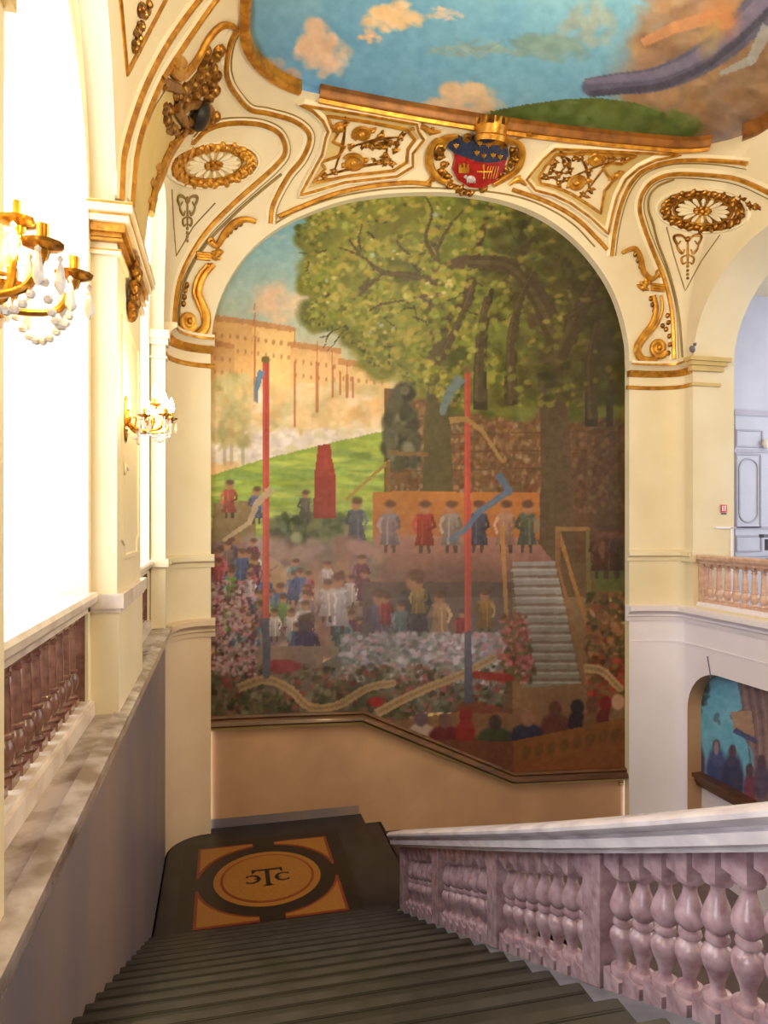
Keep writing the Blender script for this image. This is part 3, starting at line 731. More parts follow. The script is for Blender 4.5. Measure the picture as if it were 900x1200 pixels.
    hz=np.exp(-((X-400)/150.)**2-((Y-690)/110.)**2); c.mix(hz,(0.56,0.50,0.50),0.34); c.mix(np.exp(-((X-520)/140.)**2-((Y-740)/70.)**2),(0.46,0.44,0.48),0.25)  # sheen of window light on the varnish, mixed into the mural colours
    l=c.a.mean(axis=2,keepdims=True); c.a=l+(c.a-l)*0.88
    g=c.fbm(60,60)-0.5; c.a=np.clip(c.a*(1+(g*0.25)[...,None]),0,1)
    return c

def tolin(a):
    return np.where(a<=0.04045,a/12.92,((a+0.055)/1.055)**2.4)

def painted(name, P, F, cols, mt, parent=None):
    me=bpy.data.meshes.new(name); me.from_pydata([tuple(p) for p in P],[],F)
    at=me.color_attributes.new('paint','FLOAT_COLOR','POINT')
    c4=np.ones((len(P),4),dtype=np.float32); c4[:,:3]=tolin(cols); at.data.foreach_set('color',c4.ravel())
    me.materials.append(mt); me.polygons.foreach_set('use_smooth',[True]*len(me.polygons))
    o=bpy.data.objects.new(name,me); COL.objects.link(o)
    if parent: o.parent=parent
    return o

def grid_painting(name, fn, u0,u1,v0,v1, nu, nv, keep, canvas, mt, parent=None):
    us=np.linspace(u0,u1,nu); vs=np.linspace(v0,v1,nv)
    P=[];idx={}
    K=np.zeros((nv,nu),bool)
    for j in range(nv):
        for i in range(nu):
            K[j,i]=keep(us[i],vs[j])
    K2=K.copy(); K2[1:]|=K[:-1]; K2[:-1]|=K[1:]; K2[:,1:]|=K2[:,:-1].copy(); K2[:,:-1]|=K2[:,1:].copy()
    for j in range(nv):
        for i in range(nu):
            if K2[j,i]: idx[(j,i)]=len(P); P.append(fn(us[i],vs[j]))
    F=[]
    for j in range(nv-1):
        for i in range(nu-1):
            if (j,i) in idx and (j+1,i) in idx and (j,i+1) in idx and (j+1,i+1) in idx:
                F.append((idx[(j,i)],idx[(j,i+1)],idx[(j+1,i+1)],idx[(j+1,i)]))
    A=np.array([measure(p) for p in P])
    return painted(name,P,F,canvas.sample(A[:,0],A[:,1]),mt,parent)

# foot of the mural, measured on the recess plane
YM=YEW+0.13
foot=[onY(247,845,YM),onY(335,841,YM),onY(425,838,YM),onY(600,910,YM),onY(737,904,YM)]
def footz(x):
    for i in range(len(foot)-1):
        a,b=foot[i],foot[i+1]
        if x<=b.x: 
            t=max(0,(x-a.x)/(b.x-a.x)); return a.z+(b.z-a.z)*t
    return foot[-1].z
def keep_m(a,z):
    if z<footz(env(a,z,.13).x)-0.03: return False
    return pip(a,z,mural_big)
amid=(aML+aMR)/2
mural_big=[((a-amid)*1.012+amid, z+0.05 if z>2.4 else z) for a,z in mural_hole]
cm=paint_mural()
mural=grid_painting('mural_painting', lambda a,q: env(a,zq(q),0.125), aML-0.05,aMR+0.05,-4.2,qz(4.95), 420,600, lambda a,q: keep_m(a,zq(q)), cm, M['paint'])
tag(mural,'huge arched park mural with trees, red poles and a crowd on the far wall','mural')
# frame along the mural's foot
mb=MB(); pts=[Vector((v.x,YM,v.z)) for v in foot]; pts[0].x-=0.02; pts[-1].x+=0.02
dn=[Vector((0,-1,0))]*len(pts)
fr_prof=[(-.075,-.03),(-.075,.05),(-.045,.075),(-.02,.06),(.01,.10),(.05,.115),(.075,.10),(.08,-.03)]
mb.sweep(pts,dn,fr_prof)
mb.build('foot_moulding',M['frame'],mural)
mb=MB(); mb.sweep([p+Vector((0,-.0,-.10)) for p in pts],dn,[(-.03,-.03),(-.03,.03),(.03,.03),(.03,-.03)])
trim(mb,M['recess'])

# ------------------------------------------------------------------ ceiling painting
def paint_ceiling():
    c=Canvas(240,-60,960,215,(0.45,0.65,0.76))
    X,Y=c.X,c.Y
    f=c.fbm(120,70); c.mix((f-0.45)*3,(0.55,0.72,0.78),0.6); c.mix((0.5-f)*3,(0.36,0.58,0.74),0.6)
    def cloud(cx,cy,rx,ry,cc,n=14):
        for k in range(n):
            pass
        for k in range(n*3):
            an=rng.uniform(0,6.28); q=rng.uniform(0,.85)**.6; c.ell(cx+q*math.cos(an)*rx*(1+.3*math.sin(3*an)),cy+q*math.sin(an)*ry*(1+.25*math.cos(2*an+cx)),rx*rng.uniform(.12,.32),ry*rng.uniform(.14,.34),np.clip(np.array(cc)+rng.normal(0,.03),0,1),0.5,rng.uniform(-.6,.6),0.25)
    cloud(375,55,30,30,(0.86,0.72,0.60),24); cloud(460,18,32,20,(0.90,0.76,0.58),22); cloud(432,42,12,8,(0.88,0.72,0.58)); cloud(540,118,42,26,(0.84,0.72,0.58),24); cloud(322,85,26,18,(0.74,0.66,0.60)); cloud(290,100,18,12,(0.40,0.44,0.44)); cloud(520,15,20,8,(0.78,0.72,0.66))
    cloud(555,58,60,7,(0.52,0.62,0.62),16); cloud(640,55,50,16,(0.46,0.58,0.58),26); cloud(690,25,30,30,(0.55,0.62,0.62),14)
    # warm storm cloud on the right
    c.mix(np.clip((X-700-(90-Y)*0.35)/60+ (c.fbm(60,80)-0.5)*2,0,1)*np.clip((X-700)/40,0,1),(0.60,0.47,0.36),0.9)
    c.dabs(500,(720,960),(-60,200),(6,22),(4,12),[(0.62,0.48,0.36),(0.54,0.44,0.36),(0.68,0.54,0.40),(0.50,0.40,0.36)],0.45,lambda x,y: x>740+(100-y)*0.2)
    # flying drapery of violet cloth, no figure
    pts=[(686,102),(720,98),(770,92),(820,70),(860,40),(900,0),(930,-40)]
    q=[(v.x,v.y) for v in cr([Vector(p) for p in pts],6)]
    c.line(q,20,46,(0.36,0.36,0.46),0.9); c.line([(x,y-6) for x,y in q],6,20,(0.46,0.44,0.56),0.6); c.line([(x+4,y+8) for x,y in q],8,8,(0.28,0.28,0.36),0.6)
    c.line([(900,30),(880,70),(845,85)],16,6,(0.62,0.66,0.70),0.7)
    c.line([(752,50),(790,32),(830,20),(850,24)],10,20,(0.72,0.52,0.38),0.8); c.ell(845,22,20,22,(0.70,0.48,0.32),0.7,0,0.4); c.ell(832,45,12,22,(0.66,0.58,0.40),0.6,0.3,0.4)
    # green hill along the cornice
    c.poly([(575,130),(615,122),(660,116),(700,114),(745,120),(785,135),(815,160),(815,200),(560,200)],(0.34,0.40,0.20),1,(0.26,0.32,0.16))
    c.dabs(300,(575,815),(112,165),(5,14),(3,8),[(0.36,0.44,0.22),(0.28,0.36,0.18),(0.40,0.44,0.24)],0.5,lambda x,y: y>118+abs(x-695)*0.16)
    g=c.fbm(9,90)-0.5; c.a=np.clip(c.a+(g*0.09)[...,None],0,1)
    return c
cc=paint_ceiling()
ZC=HC+0.10
cp=grid_painting('ceiling_painting', lambda x,y: Vector((x,y,ZC)), -0.1,8.2,5.2,8.75, 420,240, lambda x,y: True, cc, M['paint2'])
tag(cp,'painted ceiling canvas of blue sky, peach clouds, violet drapery and a green hill','ceiling painting')
mb=MB(); mb.box(-2,9,Y0,5.2,ZC,ZC+0.1); mb.box(-2,9,5.2,10,ZC+0.02,ZC+0.1); struct(mb.build('ceiling',M['cream']))
# cornice: upstand at the cove's top edge
def cornice(name,a0,a1,mt,prof):
    n=max(2,int((a1-a0)/0.08)); mb=MB(); P=[];N=[]
    for i in range(n+1):
        a=a0+(a1-a0)*i/n; P.append(env(a,HC)); N.append(normal(a,Z0-0.1))
    k=len(prof)
    for p,nn in zip(P,N):
        for (o_,dz) in prof: mb.v.append(tuple(p+nn*o_+Vector((0,0,dz))))
    for i in range(n):
        for q in range(k): mb.f.append((i*k+q,(i+1)*k+q,(i+1)*k+(q+1)%k,i*k+(q+1)%k)); mb.mi.append(0)
    mb.f.append(tuple(range(k))); mb.mi.append(0); mb.f.append(tuple(n*k+q for q in range(k-1,-1,-1))); mb.mi.append(0)
    return mb
c1=[(-.06,-.02),(0.0,-.03),(0.02,-.01),(0.03,0.02),(0.05,0.04),(0.05,0.12),(-.1,0.12)]
t=trim(cornice('c',A2+0.0,A3+0.35,None,c1),M['cornice'])
cornice('c',A2+0.0,A3+0.35,None,[(-.16,-.01),(-.10,-.055),(-.06,-.06),(-.04,-.02),(-.1,.02)]).build('gilt_edge',M['gold'],t)
t=trim(cornice('c',A1-4.5,A2-0.15,None,[(-.08,-.03),(0.0,-.045),(0.03,-.02),(0.03,0.12),(-.1,0.12)]),M['gold'])
t=trim(cornice('c',A4-0.3,A5-1,None,[(-.10,-.03),(0.02,-.045),(0.08,-.02),(0.10,0.12),(-.1,0.12)]),M['cornice'])
# projecting block ends of the ceiling border (upper left, right)
for (x0,x1,y0,y1) in ((0.16,0.30,5.6,6.62),(0.30,0.42,5.6,6.72)):
    mb=MB(); mb.box(x0,x1,y0,y1,HC-0.06,ZC+0.01); trim(mb,M['cream'] if x0<0.2 else M['golddk'],smooth=False)

# ------------------------------------------------------------------ relief ornament lying on the cove
RIB=lambda w,h:[(-w,-.01),(-w,.35*h),(-.55*w,h),(.55*w,h),(w,.35*h),(w,-.01)]
def rib(px,w,h,mt,parent=None,name='rib',smooth=6,lift=0.0,closed=False,mb=None,raw=False):
    q=px if raw else cr([Vector((a,b)) for a,b in px],smooth,closed)
    P,N=hits(q,lift)
    m=mb or MB(); m.sweep(P,N,RIB(w,h),closed=closed)
    if mb is None:
        return m.build(name,mt,parent)
def stroke(mb,px,r0,r1,r2,lift=0.01,n=6,sm=5,sq=0.7,off=0.0):
    q=cr([Vector((a,b)) for a,b in px],sm) if len(px)>2 else [Vector(px[0]),(Vector(px[0])+Vector(px[1]))/2,Vector(px[1])]
    P,N=hits(q,lift,off); m=len(P)
    R=[]
    for i in range(m):
        t=i/(m-1); R.append(r0+(r1-r0)*t*2 if t<.5 else r1+(r2-r1)*(t-.5)*2)
    mb.tube(P,R,n,nrm=N,squash=sq)
def dot(mb,x,y,r,flat=0.7,lift=0.0,el=1,an=0,off=0.0):
    p,n,_=hit(x,y,off); mb.blob(p+n*lift,n,r,flat,elong=el,ang=an)
def spiral(cx,cy,r,turns,a0,d=1,n=22,ry=0.8,rmin=0.12):
    return [(cx+r*(1-(1-rmin)*i/n)*math.cos(a0+d*turns*2*PI*i/n), cy+ry*r*(1-(1-rmin)*i/n)*math.sin(a0+d*turns*2*PI*i/n)) for i in range(n+1)]
def foliage(mb,pts,r=0.02,spread=4,k=3,seed=1):
    rr=random.Random(seed)
    for (x,y) in pts:
        for _ in range(k):
            an=rr.uniform(0,6.28); L=rr.uniform(.6,1.3)*spread
            x2=x+L*math.cos(an); y2=y+L*math.sin(an)*0.8
            stroke(mb,[(x,y),((x+x2)/2+rr.uniform(-1,1),(y+y2)/2+rr.uniform(-1,1)),(x2,y2)],r*.5,r,r*.25,0.012,5,3)
        dot(mb,x,y,r*1.3,0.8,0.012)

# RIGHT side ribs
rR1=[(716,300),(720,269),(728,237),(739,214),(755,198),(784,188),(816,186),(850,188),(877,192)]
rR2=[(790,421),(787,366),(778,327),(765,295),(755,269),(749,246),(752,227),(765,211),(790,203),(836,205),(868,211),(900,225),(930,242)]
rR3=[(800,419),(795,366),(784,320),(771,285),(765,262),(760,246),(761,230),(771,218),(790,210)]
# LEFT side ribs
rL1=[(317,262),(320,240),(337,207),(353,187),(362,167),(360,153),(343,140),(313,131),(293,127),(278,112),(267,94),(264,75),(268,50),(276,33)]
rL2=[(201,388),(204,350),(210,324),(224,296),(244,268),(272,240),(300,215),(322,195),(334,178),(329,158),(312,147),(290,143),(262,144),(240,151),(224,166)]
rL3=[(208,388),(211,352),(217,328),(231,301),(250,276),(277,249),(303,226),(330,204)]
def double_rib(px,name,label):
    e=empty(name,hit(*px[0])[0])
    inv_=Matrix.Translation(-e.location)
    for (w,h,mt,nm) in ((0.075,0.022,M['creamlt'],'stucco_band'),(0.034,0.05,M['gold'],'gilt_bead')):
        o=rib(px,w,h,mt,None,nm); o.parent=e; o.matrix_parent_inverse=inv_
    P_,N_=hits(cr([Vector(v) for v in px],6)); mb=MB()
    mb.sweep(P_,N_,[(.062,-.01),(.062,.026),(.072,.026),(.072,-.01)]); o=mb.build('gilt_line',M['line']); o.parent=e; o.matrix_parent_inverse=inv_
    tag(e,label,'moulding'); return e
double_rib(rR1,'curved_moulding','cream and gilt curved rib leaving the cornice left of the right roundel')
double_rib(rR2,'curved_moulding','gilt rib looping around the right roundel and down to the right capital')
double_rib(rL1,'curved_moulding','gilt rib curling round the left corner under the blue ceiling canvas')
double_rib(rL2,'curved_moulding','gilt rib looping around the left roundel and down to the left capital')
for px in (rR3,rL3):
    mb=MB(); rib(px,0.018,0.02,None,mb=mb); trim(mb,M['line'])
# gilt line along the mural arch
mb=MB(); rib([(326,254),(351,243),(393,227),(435,218),(478,214),(505,216)],0.03,0.035,None,mb=mb); trim(mb,M['gold'])
mb=MB(); rib([(600,222),(642,237),(675,256),(700,280),(711,292)],0.03,0.035,None,mb=mb); trim(mb,M['gold'])
mb=MB(); rib([(322,262),(347,248),(388,233),(432,224),(478,220),(545,222),(600,229),(640,243),(672,263),(697,289)],0.012,0.012,None,mb=mb); trim(mb,M['line'])

def child(e,mb,name,mt):
    o=mb.build(name,mt); o.parent=e; o.matrix_parent_inverse=Matrix.Translation(-e.location); return o

# stucco panels with scrolls
def stucco_panel(outer,inner,scrolls,leaves,label):
    ctr=(sum(p[0] for p in outer)/len(outer),sum(p[1] for p in outer)/len(outer))
    e=empty('stucco_panel',hit(*ctr)[0])
    def poly_px(pl,st=4.0): return [(v.x,v.y) for v in densify(pl,st)]
    mb=MB(); rib([Vector(v) for v in poly_px(outer)],0.055,0.05,None,mb=mb,closed=True,raw=True); child(e,mb,'outer_frame',M['creamlt'])
    mb=MB(); rib([Vector(v) for v in poly_px(outer)],0.026,0.066,None,mb=mb,closed=True,raw=True); child(e,mb,'outer_gilt_bead',M['gold'])
    mb=MB(); rib([Vector(v) for v in poly_px(inner)],0.02,0.035,None,mb=mb,closed=True,raw=True); child(e,mb,'inner_frame',M['gold'])
    mb=MB()
    # buff recessed ground between the frames
    ch=[]
    for v in densify(outer,8): 
        p,n,a=hit(v.x,v.y)
        if a is None: continue
        ch.append((a,p.z))
    hole=[]
    for v in densify(inner,8):
        p,n,a=hit(v.x,v.y)
        if a is None: continue
        hole.append((a,p.z))
    g=wsheet(ch,[hole],0,0.1,0.008); child(e,g,'ground',M['recess'])
    for (cx,cy,r,tn,a0,d) in scrolls:
        stroke(mb,spiral(cx,cy,r,tn,a0,d),0.02,0.045,0.02,0.025,6,2)
        dot(mb,cx,cy,0.05,0.8,0.03); foliage(mb,[(cx+r*1.2,cy-3),(cx-r*.9,cy+3)],.025,6,3,int(cx))
        child(e,mb,'scroll',M['gold']); mb=MB()
    mb=MB(); foliage(mb,leaves,0.026,7,5,len(leaves))
    for q in range(0,len(leaves)-2,2): stroke(mb,[leaves[q],((leaves[q][0]+leaves[q+1][0])/2+3,(leaves[q][1]+leaves[q+1][1])/2-3),leaves[q+1]],.01,.022,.01,.012)
    child(e,mb,'leaves',M['golddk'])
    tag(e,label,'stucco panel')
    return e
oL=[(351,229),(370,193),(377,180),(381,160),(384,152),(378,138),(366,126),(352,119),(420,130),(488,142),(490,151),(496,161),(483,178),(483,194),(464,206),(404,213)]
iL=[(384,135),(430,142),(476,151),(486,163),(478,174),(476,190),(461,200),(410,206),(367,214),(381,198),(376,190),(396,183),(404,172),(390,166),(396,156),(388,148)]
stucco_panel(oL,iL,[(424,156,11,1.6,2.2,1),(414,190,13,1.6,3.6,1),(398,148,6,1.2,0.5,1)],[(440,168),(450,172),(458,166),(464,176),(446,158),(453,182),(466,168),(436,172),(440,190),(452,190),(392,200),(405,142),(380,206),(458,190),(470,160),(410,172),(426,170)],'notched gilt stucco panel with scrolls to the left of the coat of arms')
oR=[(616,209),(628,194),(636,184),(650,171),(700,173),(760,176),(797,178),(768,184),(748,194),(732,208),(722,228),(716,250),(711,274),(690,254),(668,238),(648,228),(626,222)]
iR=[(631,207),(640,193),(652,180),(690,179),(745,182),(728,192),(716,190),(706,196),(712,206),(718,212),(708,224),(704,250),(690,240),(668,226),(648,218),(634,215)]
stucco_panel(oR,iR,[(698,186,10,1.5,0.6,-1),(676,214,11,1.6,5.6,-1),(722,205,4,1,0,1)],[(650,190),(645,200),(655,204),(662,192),(660,182),(668,200),(640,208),(654,214),(680,184),(690,222),(684,228),(715,184),(730,184),(664,210),(672,186),(690,200)],'notched gilt stucco panel with scrolls to the right of the coat of arms')
# small diamond accents
for (pl,) in (([(712,203),(720,210),(735,197),(722,199)],),([(382,160),(381,177),(394,171)],)):
    pass

# roundels
def roundel(cx,cy,rx,ry,rot,label):
    e=empty('ceiling_roundel',hit(cx,cy)[0])
    def E(k,th):
        x=rx*k*math.cos(th); y=ry*k*math.sin(th); return (cx+x*math.cos(rot)-y*math.sin(rot), cy+x*math.sin(rot)+y*math.cos(rot))
    ring=lambda k,n=48:[Vector(E(k,2*PI*i/n)) for i in range(n)]
    mb=MB(); rib(ring(1.10),0.02,0.03,None,mb=mb,closed=True,raw=True); child(e,mb,'outer_fillet',M['creamlt'])
    mb=MB(); rib(ring(0.90),0.05,0.03,None,mb=mb,closed=True,raw=True)
    for i in range(44):
        x,y=E(0.9+(.05 if i%2 else -.05),2*PI*i/44); dot(mb,x,y,0.045,0.8,0.03,1.5,i*1.1)
    child(e,mb,'leaf_wreath',M['golddk'] if cx>500 else M['gold'])
    mb=MB(); rib(ring(0.70),0.014,0.03,None,mb=mb,closed=True,raw=True); child(e,mb,'inner_bead',M['gold'])
    # dish
    pts=[hit(*E(0.70*k/4,2*PI*i/32)) for k in range(1,5) for i in range(32)]
    mb=MB(); p0,n0,_=hit(cx,cy); mb.add([p0+n0*0.008]+[p+n*0.008 for p,n,_ in pts],[(0,1+i,1+(i+1)%32) for i in range(32)]+[(1+k*32+i,1+k*32+(i+1)%32,1+(k+1)*32+(i+1)%32,1+(k+1)*32+i) for k in range(3) for i in range(32)])
    child(e,mb,'dish',M['golddk'] if cx>500 else M['recess'])
    for i in range(16):
        th=2*PI*i/16; mb=MB()
        P,N=hits([E(0.24+0.40*k/5,th) for k in range(6)],0.02)
        mb.tube(P,[0.012,0.018,0.024,0.030,0.030,0.012],6,nrm=N,squash=0.7); child(e,mb,'petal',M['creamlt'])
    mb=MB()
    for i in range(7): x,y=E(0.16,2*PI*i/7); dot(mb,x,y,0.035,0.9,0.03)
    dot(mb,cx,cy,0.04,1,0.04); child(e,mb,'rosette',M['gold'])
    tag(e,label,'roundel',"fluted roundels in the two corners")
roundel(249,193,50,24,-0.10,'fluted gilt roundel in the left corner cove above the left capital')
roundel(824,247,50,23,0.06,'fluted gilt roundel in the right corner cove above the right capital')

# hanging arabesques in the spandrels
def arabesque(tri,cx,topy,boty,wd,label,mt,ori=0):
    e=empty('arabesque',hit(cx,topy)[0])
    mb=MB(); rib([Vector(v) for v in densify(tri,5,False)],0.009,0.012,None,mb=mb,raw=True); child(e,mb,'border_line',M['line'])
    mb=MB(); H=boty-topy
    for s in (-1,1):
        stroke(mb,[(cx,topy+H*.12),(cx+s*wd*.4,topy),(cx+s*wd*.9,topy+H*.02),(cx+s*wd*.7,topy+H*.2),(cx+s*wd*.45,topy+H*.12)],.012,.024,.010,.010)
        stroke(mb,[(cx+s*wd*.75,topy+H*.12),(cx+s*wd*.65,topy+H*.3),(cx+s*wd*.35,topy+H*.42),(cx+s*wd*.2,topy+H*.32)],.010,.022,.010,.010)
        stroke(mb,[(cx,topy+H*.45),(cx+s*wd*.4,topy+H*.52),(cx+s*wd*.32,topy+H*.66),(cx+s*wd*.08,topy+H*.62)],.010,.019,.008,.010)
    stroke(mb,[(cx,topy+H*.05),(cx,topy+H*.4),(cx,topy+H*.7)],.012,.018,.012,.010)
    for k in (.72,.82,.91,1.0): dot(mb,cx,topy+H*k,.024,.7,.008)
    dot(mb,cx,topy+H*.08,.045,.7,.012)
    child(e,mb,'scrollwork',mt); tag(e,label,'ornament')
arabesque([(781,266),(790,300),(803,341),(822,306),(844,275)],806,276,326,18,'gilt scrollwork pendant in a drawn triangle under the right roundel',M['golddk'])
arabesque([(201,222),(203,262),(206,300),(226,266),(252,238)],219,230,282,13,'gilt scrollwork pendant in a drawn triangle under the left roundel',M['line'])
mb=MB(); stroke(mb,[(866,234),(878,240),(892,246)],.01,.02,.01,.01); foliage(mb,[(869,235),(878,240),(885,243)],.028,7,5,5); tag(mb.build('leaf_spray',M['golddk']),'small gilt leaf spray on the cove just right of the right roundel','ornament')

# scroll brackets standing on the two capitals
def bracket(top,flower,bar,low,vol,r,drops,label,mt):
    e=empty('scroll_bracket',hit(*vol)[0])
    mb=MB(); stroke(mb,top,.03,.05,.03,.035,8); stroke(mb,spiral(top[-1][0],top[-1][1]-1,5,1.3,1.5,-1,16,1.0),.015,.022,.015,.03,6,2)
    child(e,mb,'upper_scroll',mt)
    mb=MB()
    for k in (-3,0,3): stroke(mb,[(bar[0][0],bar[0][1]+k),(bar[1][0],bar[1][1]+k)],.022,.022,.022,.03,6)
    child(e,mb,'clasp',mt)
    mb=MB(); foliage(mb,[flower,(flower[0]+2,flower[1]-3),(flower[0]-2,flower[1]+2)],.04,7,6,3); child(e,mb,'flower',mt)
    mb=MB(); stroke(mb,low,.035,.06,.07,.035,8); stroke(mb,[(x+(9 if vol[0]>500 else -8)*(1-i/len(low)),y) for i,(x,y) in enumerate(low)],.02,.03,.02,.03,8); child(e,mb,'lower_scroll',mt)
    mb=MB(); stroke(mb,spiral(vol[0],vol[1],r,1.9,0.5,1,30,1.05),.05,.04,.03,.05,8,2); dot(mb,vol[0],vol[1],.05,1,.06); child(e,mb,'volute',mt)
    for (x,y) in drops:
        mb=MB(); dot(mb,x,y,.035,.9,.02,1.3); child(e,mb,'berry',M['golddk'])
    tag(e,label,'ornament',"scroll brackets on the capitals")
bracket([(728,296),(742,291),(749,301),(753,318),(763,327),(771,321)],(755,335),((762,336),(778,338)),[(765,346),(768,362),(763,380),(753,394),(745,409),(752,422),(768,423)],(771,408),10,
        [(744,298),(747,305),(750,312),(762,350),(764,357),(766,364),(782,370),(783,378),(780,386),(776,382),(784,394),(785,404),(783,414)],'gilt scroll bracket with volute standing on the right capital',M['gold'])
bracket([(300,260),(288,257),(274,262),(262,276),(254,288),(246,284)],(254,299),((229,299),(246,301)),[(250,310),(238,324),(232,342),(236,356),(241,370),(240,384),(232,393),(220,394)],(219,377),10,
        [(282,262),(276,266),(270,271),(266,275),(216,340),(215,348),(218,334),(214,356),(244,312),(238,320),(236,327)],'gilt scroll bracket with volute standing on the left capital',M['gold'])

# ------------------------------------------------------------------ coat of arms
e=empty('coat_of_arms',hit(560,190)[0])
sh=[(527,160),(536,157),(546,163),(556,158),(575,156),(594,162),(595,180),(588,197),(578,211),(562,219),(548,218),(536,210),(529,197),(532,183),(524,170)]
def patch(pl,lift0,dome,name,mt,cx,cy,step=3.0):
    pl=densify(pl,4)
    mb=sheet('p',None,[(p.x,-p.y) for p in pl],[],lambda x,y: Vector((x,y,0)),step)
    xs=[p.x for p in pl]; R=(max(xs)-min(xs))/2
    V=[]
    for v in mb.v:
        p,n,_=hit(v[0],-v[1]); d=min(1,math.hypot(v[0]-cx,(-v[1]-cy))/R); V.append(p+n*(lift0+dome*(1-d*d)))
    mb.v=[tuple(v) for v in V]
    # rim down to the wall
    n=len(pl); A=[];B=[]
    for q in pl:
        p,nn,_=hit(q.x,q.y); d=min(1,math.hypot(q.x-cx,q.y-cy)/R); A.append(p+nn*(lift0+dome*(1-d*d))); B.append(p-nn*0.01)
    mb.add(A+B,[(i,(i+1)%n,n+(i+1)%n,n+i) for i in range(n)])
    return child(e,mb,name,mt)
chief=[(527,160),(536,157),(546,163),(556,158),(575,156),(594,162),(595,180),(585,185),(570,186),(556,184),(545,180),(531,176),(524,170)]
field=[(531,176),(545,180),(556,184),(570,186),(585,185),(593,183),(588,197),(578,211),(562,219),(548,218),(536,210),(529,197),(532,186)]
patch(chief,.07,.06,'chief',M['blue'],560,190); patch(field,.07,.06,'field',M['red'],560,190)
def star(x,y,r,lift=.125):
    mb=MB()
    for k in range(3):
        an=-PI/2+(k-1)*0.9; P,N=hits([(x,y+r*.4),(x+r*.6*math.cos(an),y+r*.6*math.sin(an)),(x+r*math.cos(an),y+r*math.sin(an))],lift); mb.tube(P,[.008,.013,.004],5,nrm=N)
    P,N=hits([(x-r*.6,y+r*.2),(x+r*.6,y+r*.2)],lift); mb.tube(P,.007,5,nrm=N)
    P,N=hits([(x,y),(x,y+r)],lift); mb.tube(P,[.01,.004],5,nrm=N)
    return mb
for (x,y) in ((533,164),(557,173),(565,177),(576,176),(571,162),(584,178),(561,160)): child(e,star(x,y,4),'fleur_de_lis',M['gold'])
# castle, cross and lamb charges on the red field
mb=MB(); 
for (x0,x1,y0,y1) in ((535,547,192,199),(535,538,188,192),(540,542.5,187,192),(544.5,547,188,192)):
    P=[hit(*q)[0]+hit(*q)[1]*.135 for q in ((x0,y0),(x1,y0),(x1,y1),(x0,y1))]; n=hit(x0,y0)[1]
    mb.add(P+[p-n*.03 for p in P],[(0,1,2,3),(0,4,5,1),(1,5,6,2),(2,6,7,3),(3,7,4,0)])
child(e,mb,'castle_charge',M['gold'])
mb=MB()
for q in (((564,190),(564,204)),((558,197),(572,197))): P,N=hits(q,.135); mb.tube(P,.012,5,nrm=N)
for q in ((564,189),(564,205),(557,197),(573,197)): dot(mb,q[0],q[1],.018,.8,.135)
for k in range(5): P,N=hits([(570+k*3,190),(566+k*3,206)],.125); mb.tube(P,.006,4,nrm=N)
child(e,mb,'cross_charge',M['gold'])
mb=MB(); dot(mb,549,207,.05,.5,.12,1.5,1.57); dot(mb,543,204,.025,.6,.12)
for x in (545,548,551,554): P,N=hits([(x,207),(x,212)],.12); mb.tube(P,.008,4,nrm=N)
child(e,mb,'lamb_charge',M['ledge'])
mb=MB()
for px in ([(524,165),(512,162),(504,172),(502,188),(508,203),(519,212),(530,213)],[(596,160),(608,166),(611,180),(604,198),(590,208),(577,216)],[(536,156),(522,160),(514,167)],[(560,158),(575,154),(590,158),(602,165)]):
    stroke(mb,px,.03,.06,.035,.05,8)
child(e,mb,'scroll_frame',M['gold'])
mb=MB()
for (cx,cy,r,a,d) in ((526,214,5,0,1),(564,218,5,2,-1),(516,172,6,1,1),(604,180,6,3,-1),(548,158,5,1,1),(590,166,5,2,1)): stroke(mb,spiral(cx,cy,r,1.4,a,d,18,1),.03,.035,.02,.06,7,2)
foliage(mb,[(515,184),(520,192),(517,200),(524,206),(598,190),(592,198),(586,204),(600,176),(543,224),(549,226),(536,220)],.035,7,6,9)
child(e,mb,'acanthus_leaves',M['golddk'])
for s_ in ([(480,150),(495,147),(505,153),(516,152)],[(606,160),(620,156),(634,160)],[(500,214),(508,208),(520,214)],[(596,216),(606,210),(616,216)]):
    mb=MB(); stroke(mb,s_,.02,.04,.02,.03,7); foliage(mb,[s_[1],s_[-2]],.03,6,4,4); child(e,mb,'leaf_scroll',M['gold'])
mb=MB()   # mural crown, standing proud of the cove
cpos,cn,_=hit(572,152); cpos=cpos+cn*0.16+Vector((0,-0.03,-.02))
cup=Vector((0,-0.35,1)).normalized(); cx_=Vector((1,0,0)); cy_=cup.cross(cx_)
nn=28; wall=[]
for k in range(nn):
    a=2*PI*k/nn
    for (r,h) in ((.19,-.03),(.21,0.03),(.19,.05),(.22,.15)): wall.append(cpos+cx_*r*math.cos(a)+cy_*r*math.sin(a)+cup*h)
mb.add(wall,[(4*k+q,4*((k+1)%nn)+q,4*((k+1)%nn)+q+1,4*k+q+1) for k in range(nn) for q in range(3)])
for k in range(7):
    for s in range(2):
        a0=2*PI*(k*4+s*1.0)/28; a1=2*PI*(k*4+s+1.0)/28
        P=[cpos+cx_*r*math.cos(a)+cy_*r*math.sin(a)+cup*h for r in (.22,.19) for a in (a0,a1) for h in (.15,.24)]
        mb.add(P,[(0,2,3,1),(4,5,7,6),(0,1,5,4),(2,6,7,3),(1,3,7,5)])
child(e,mb,'crown',M['gold'])
tag(e,'gilt coat of arms, red and blue shield under a crenellated crown above the mural','coat of arms')

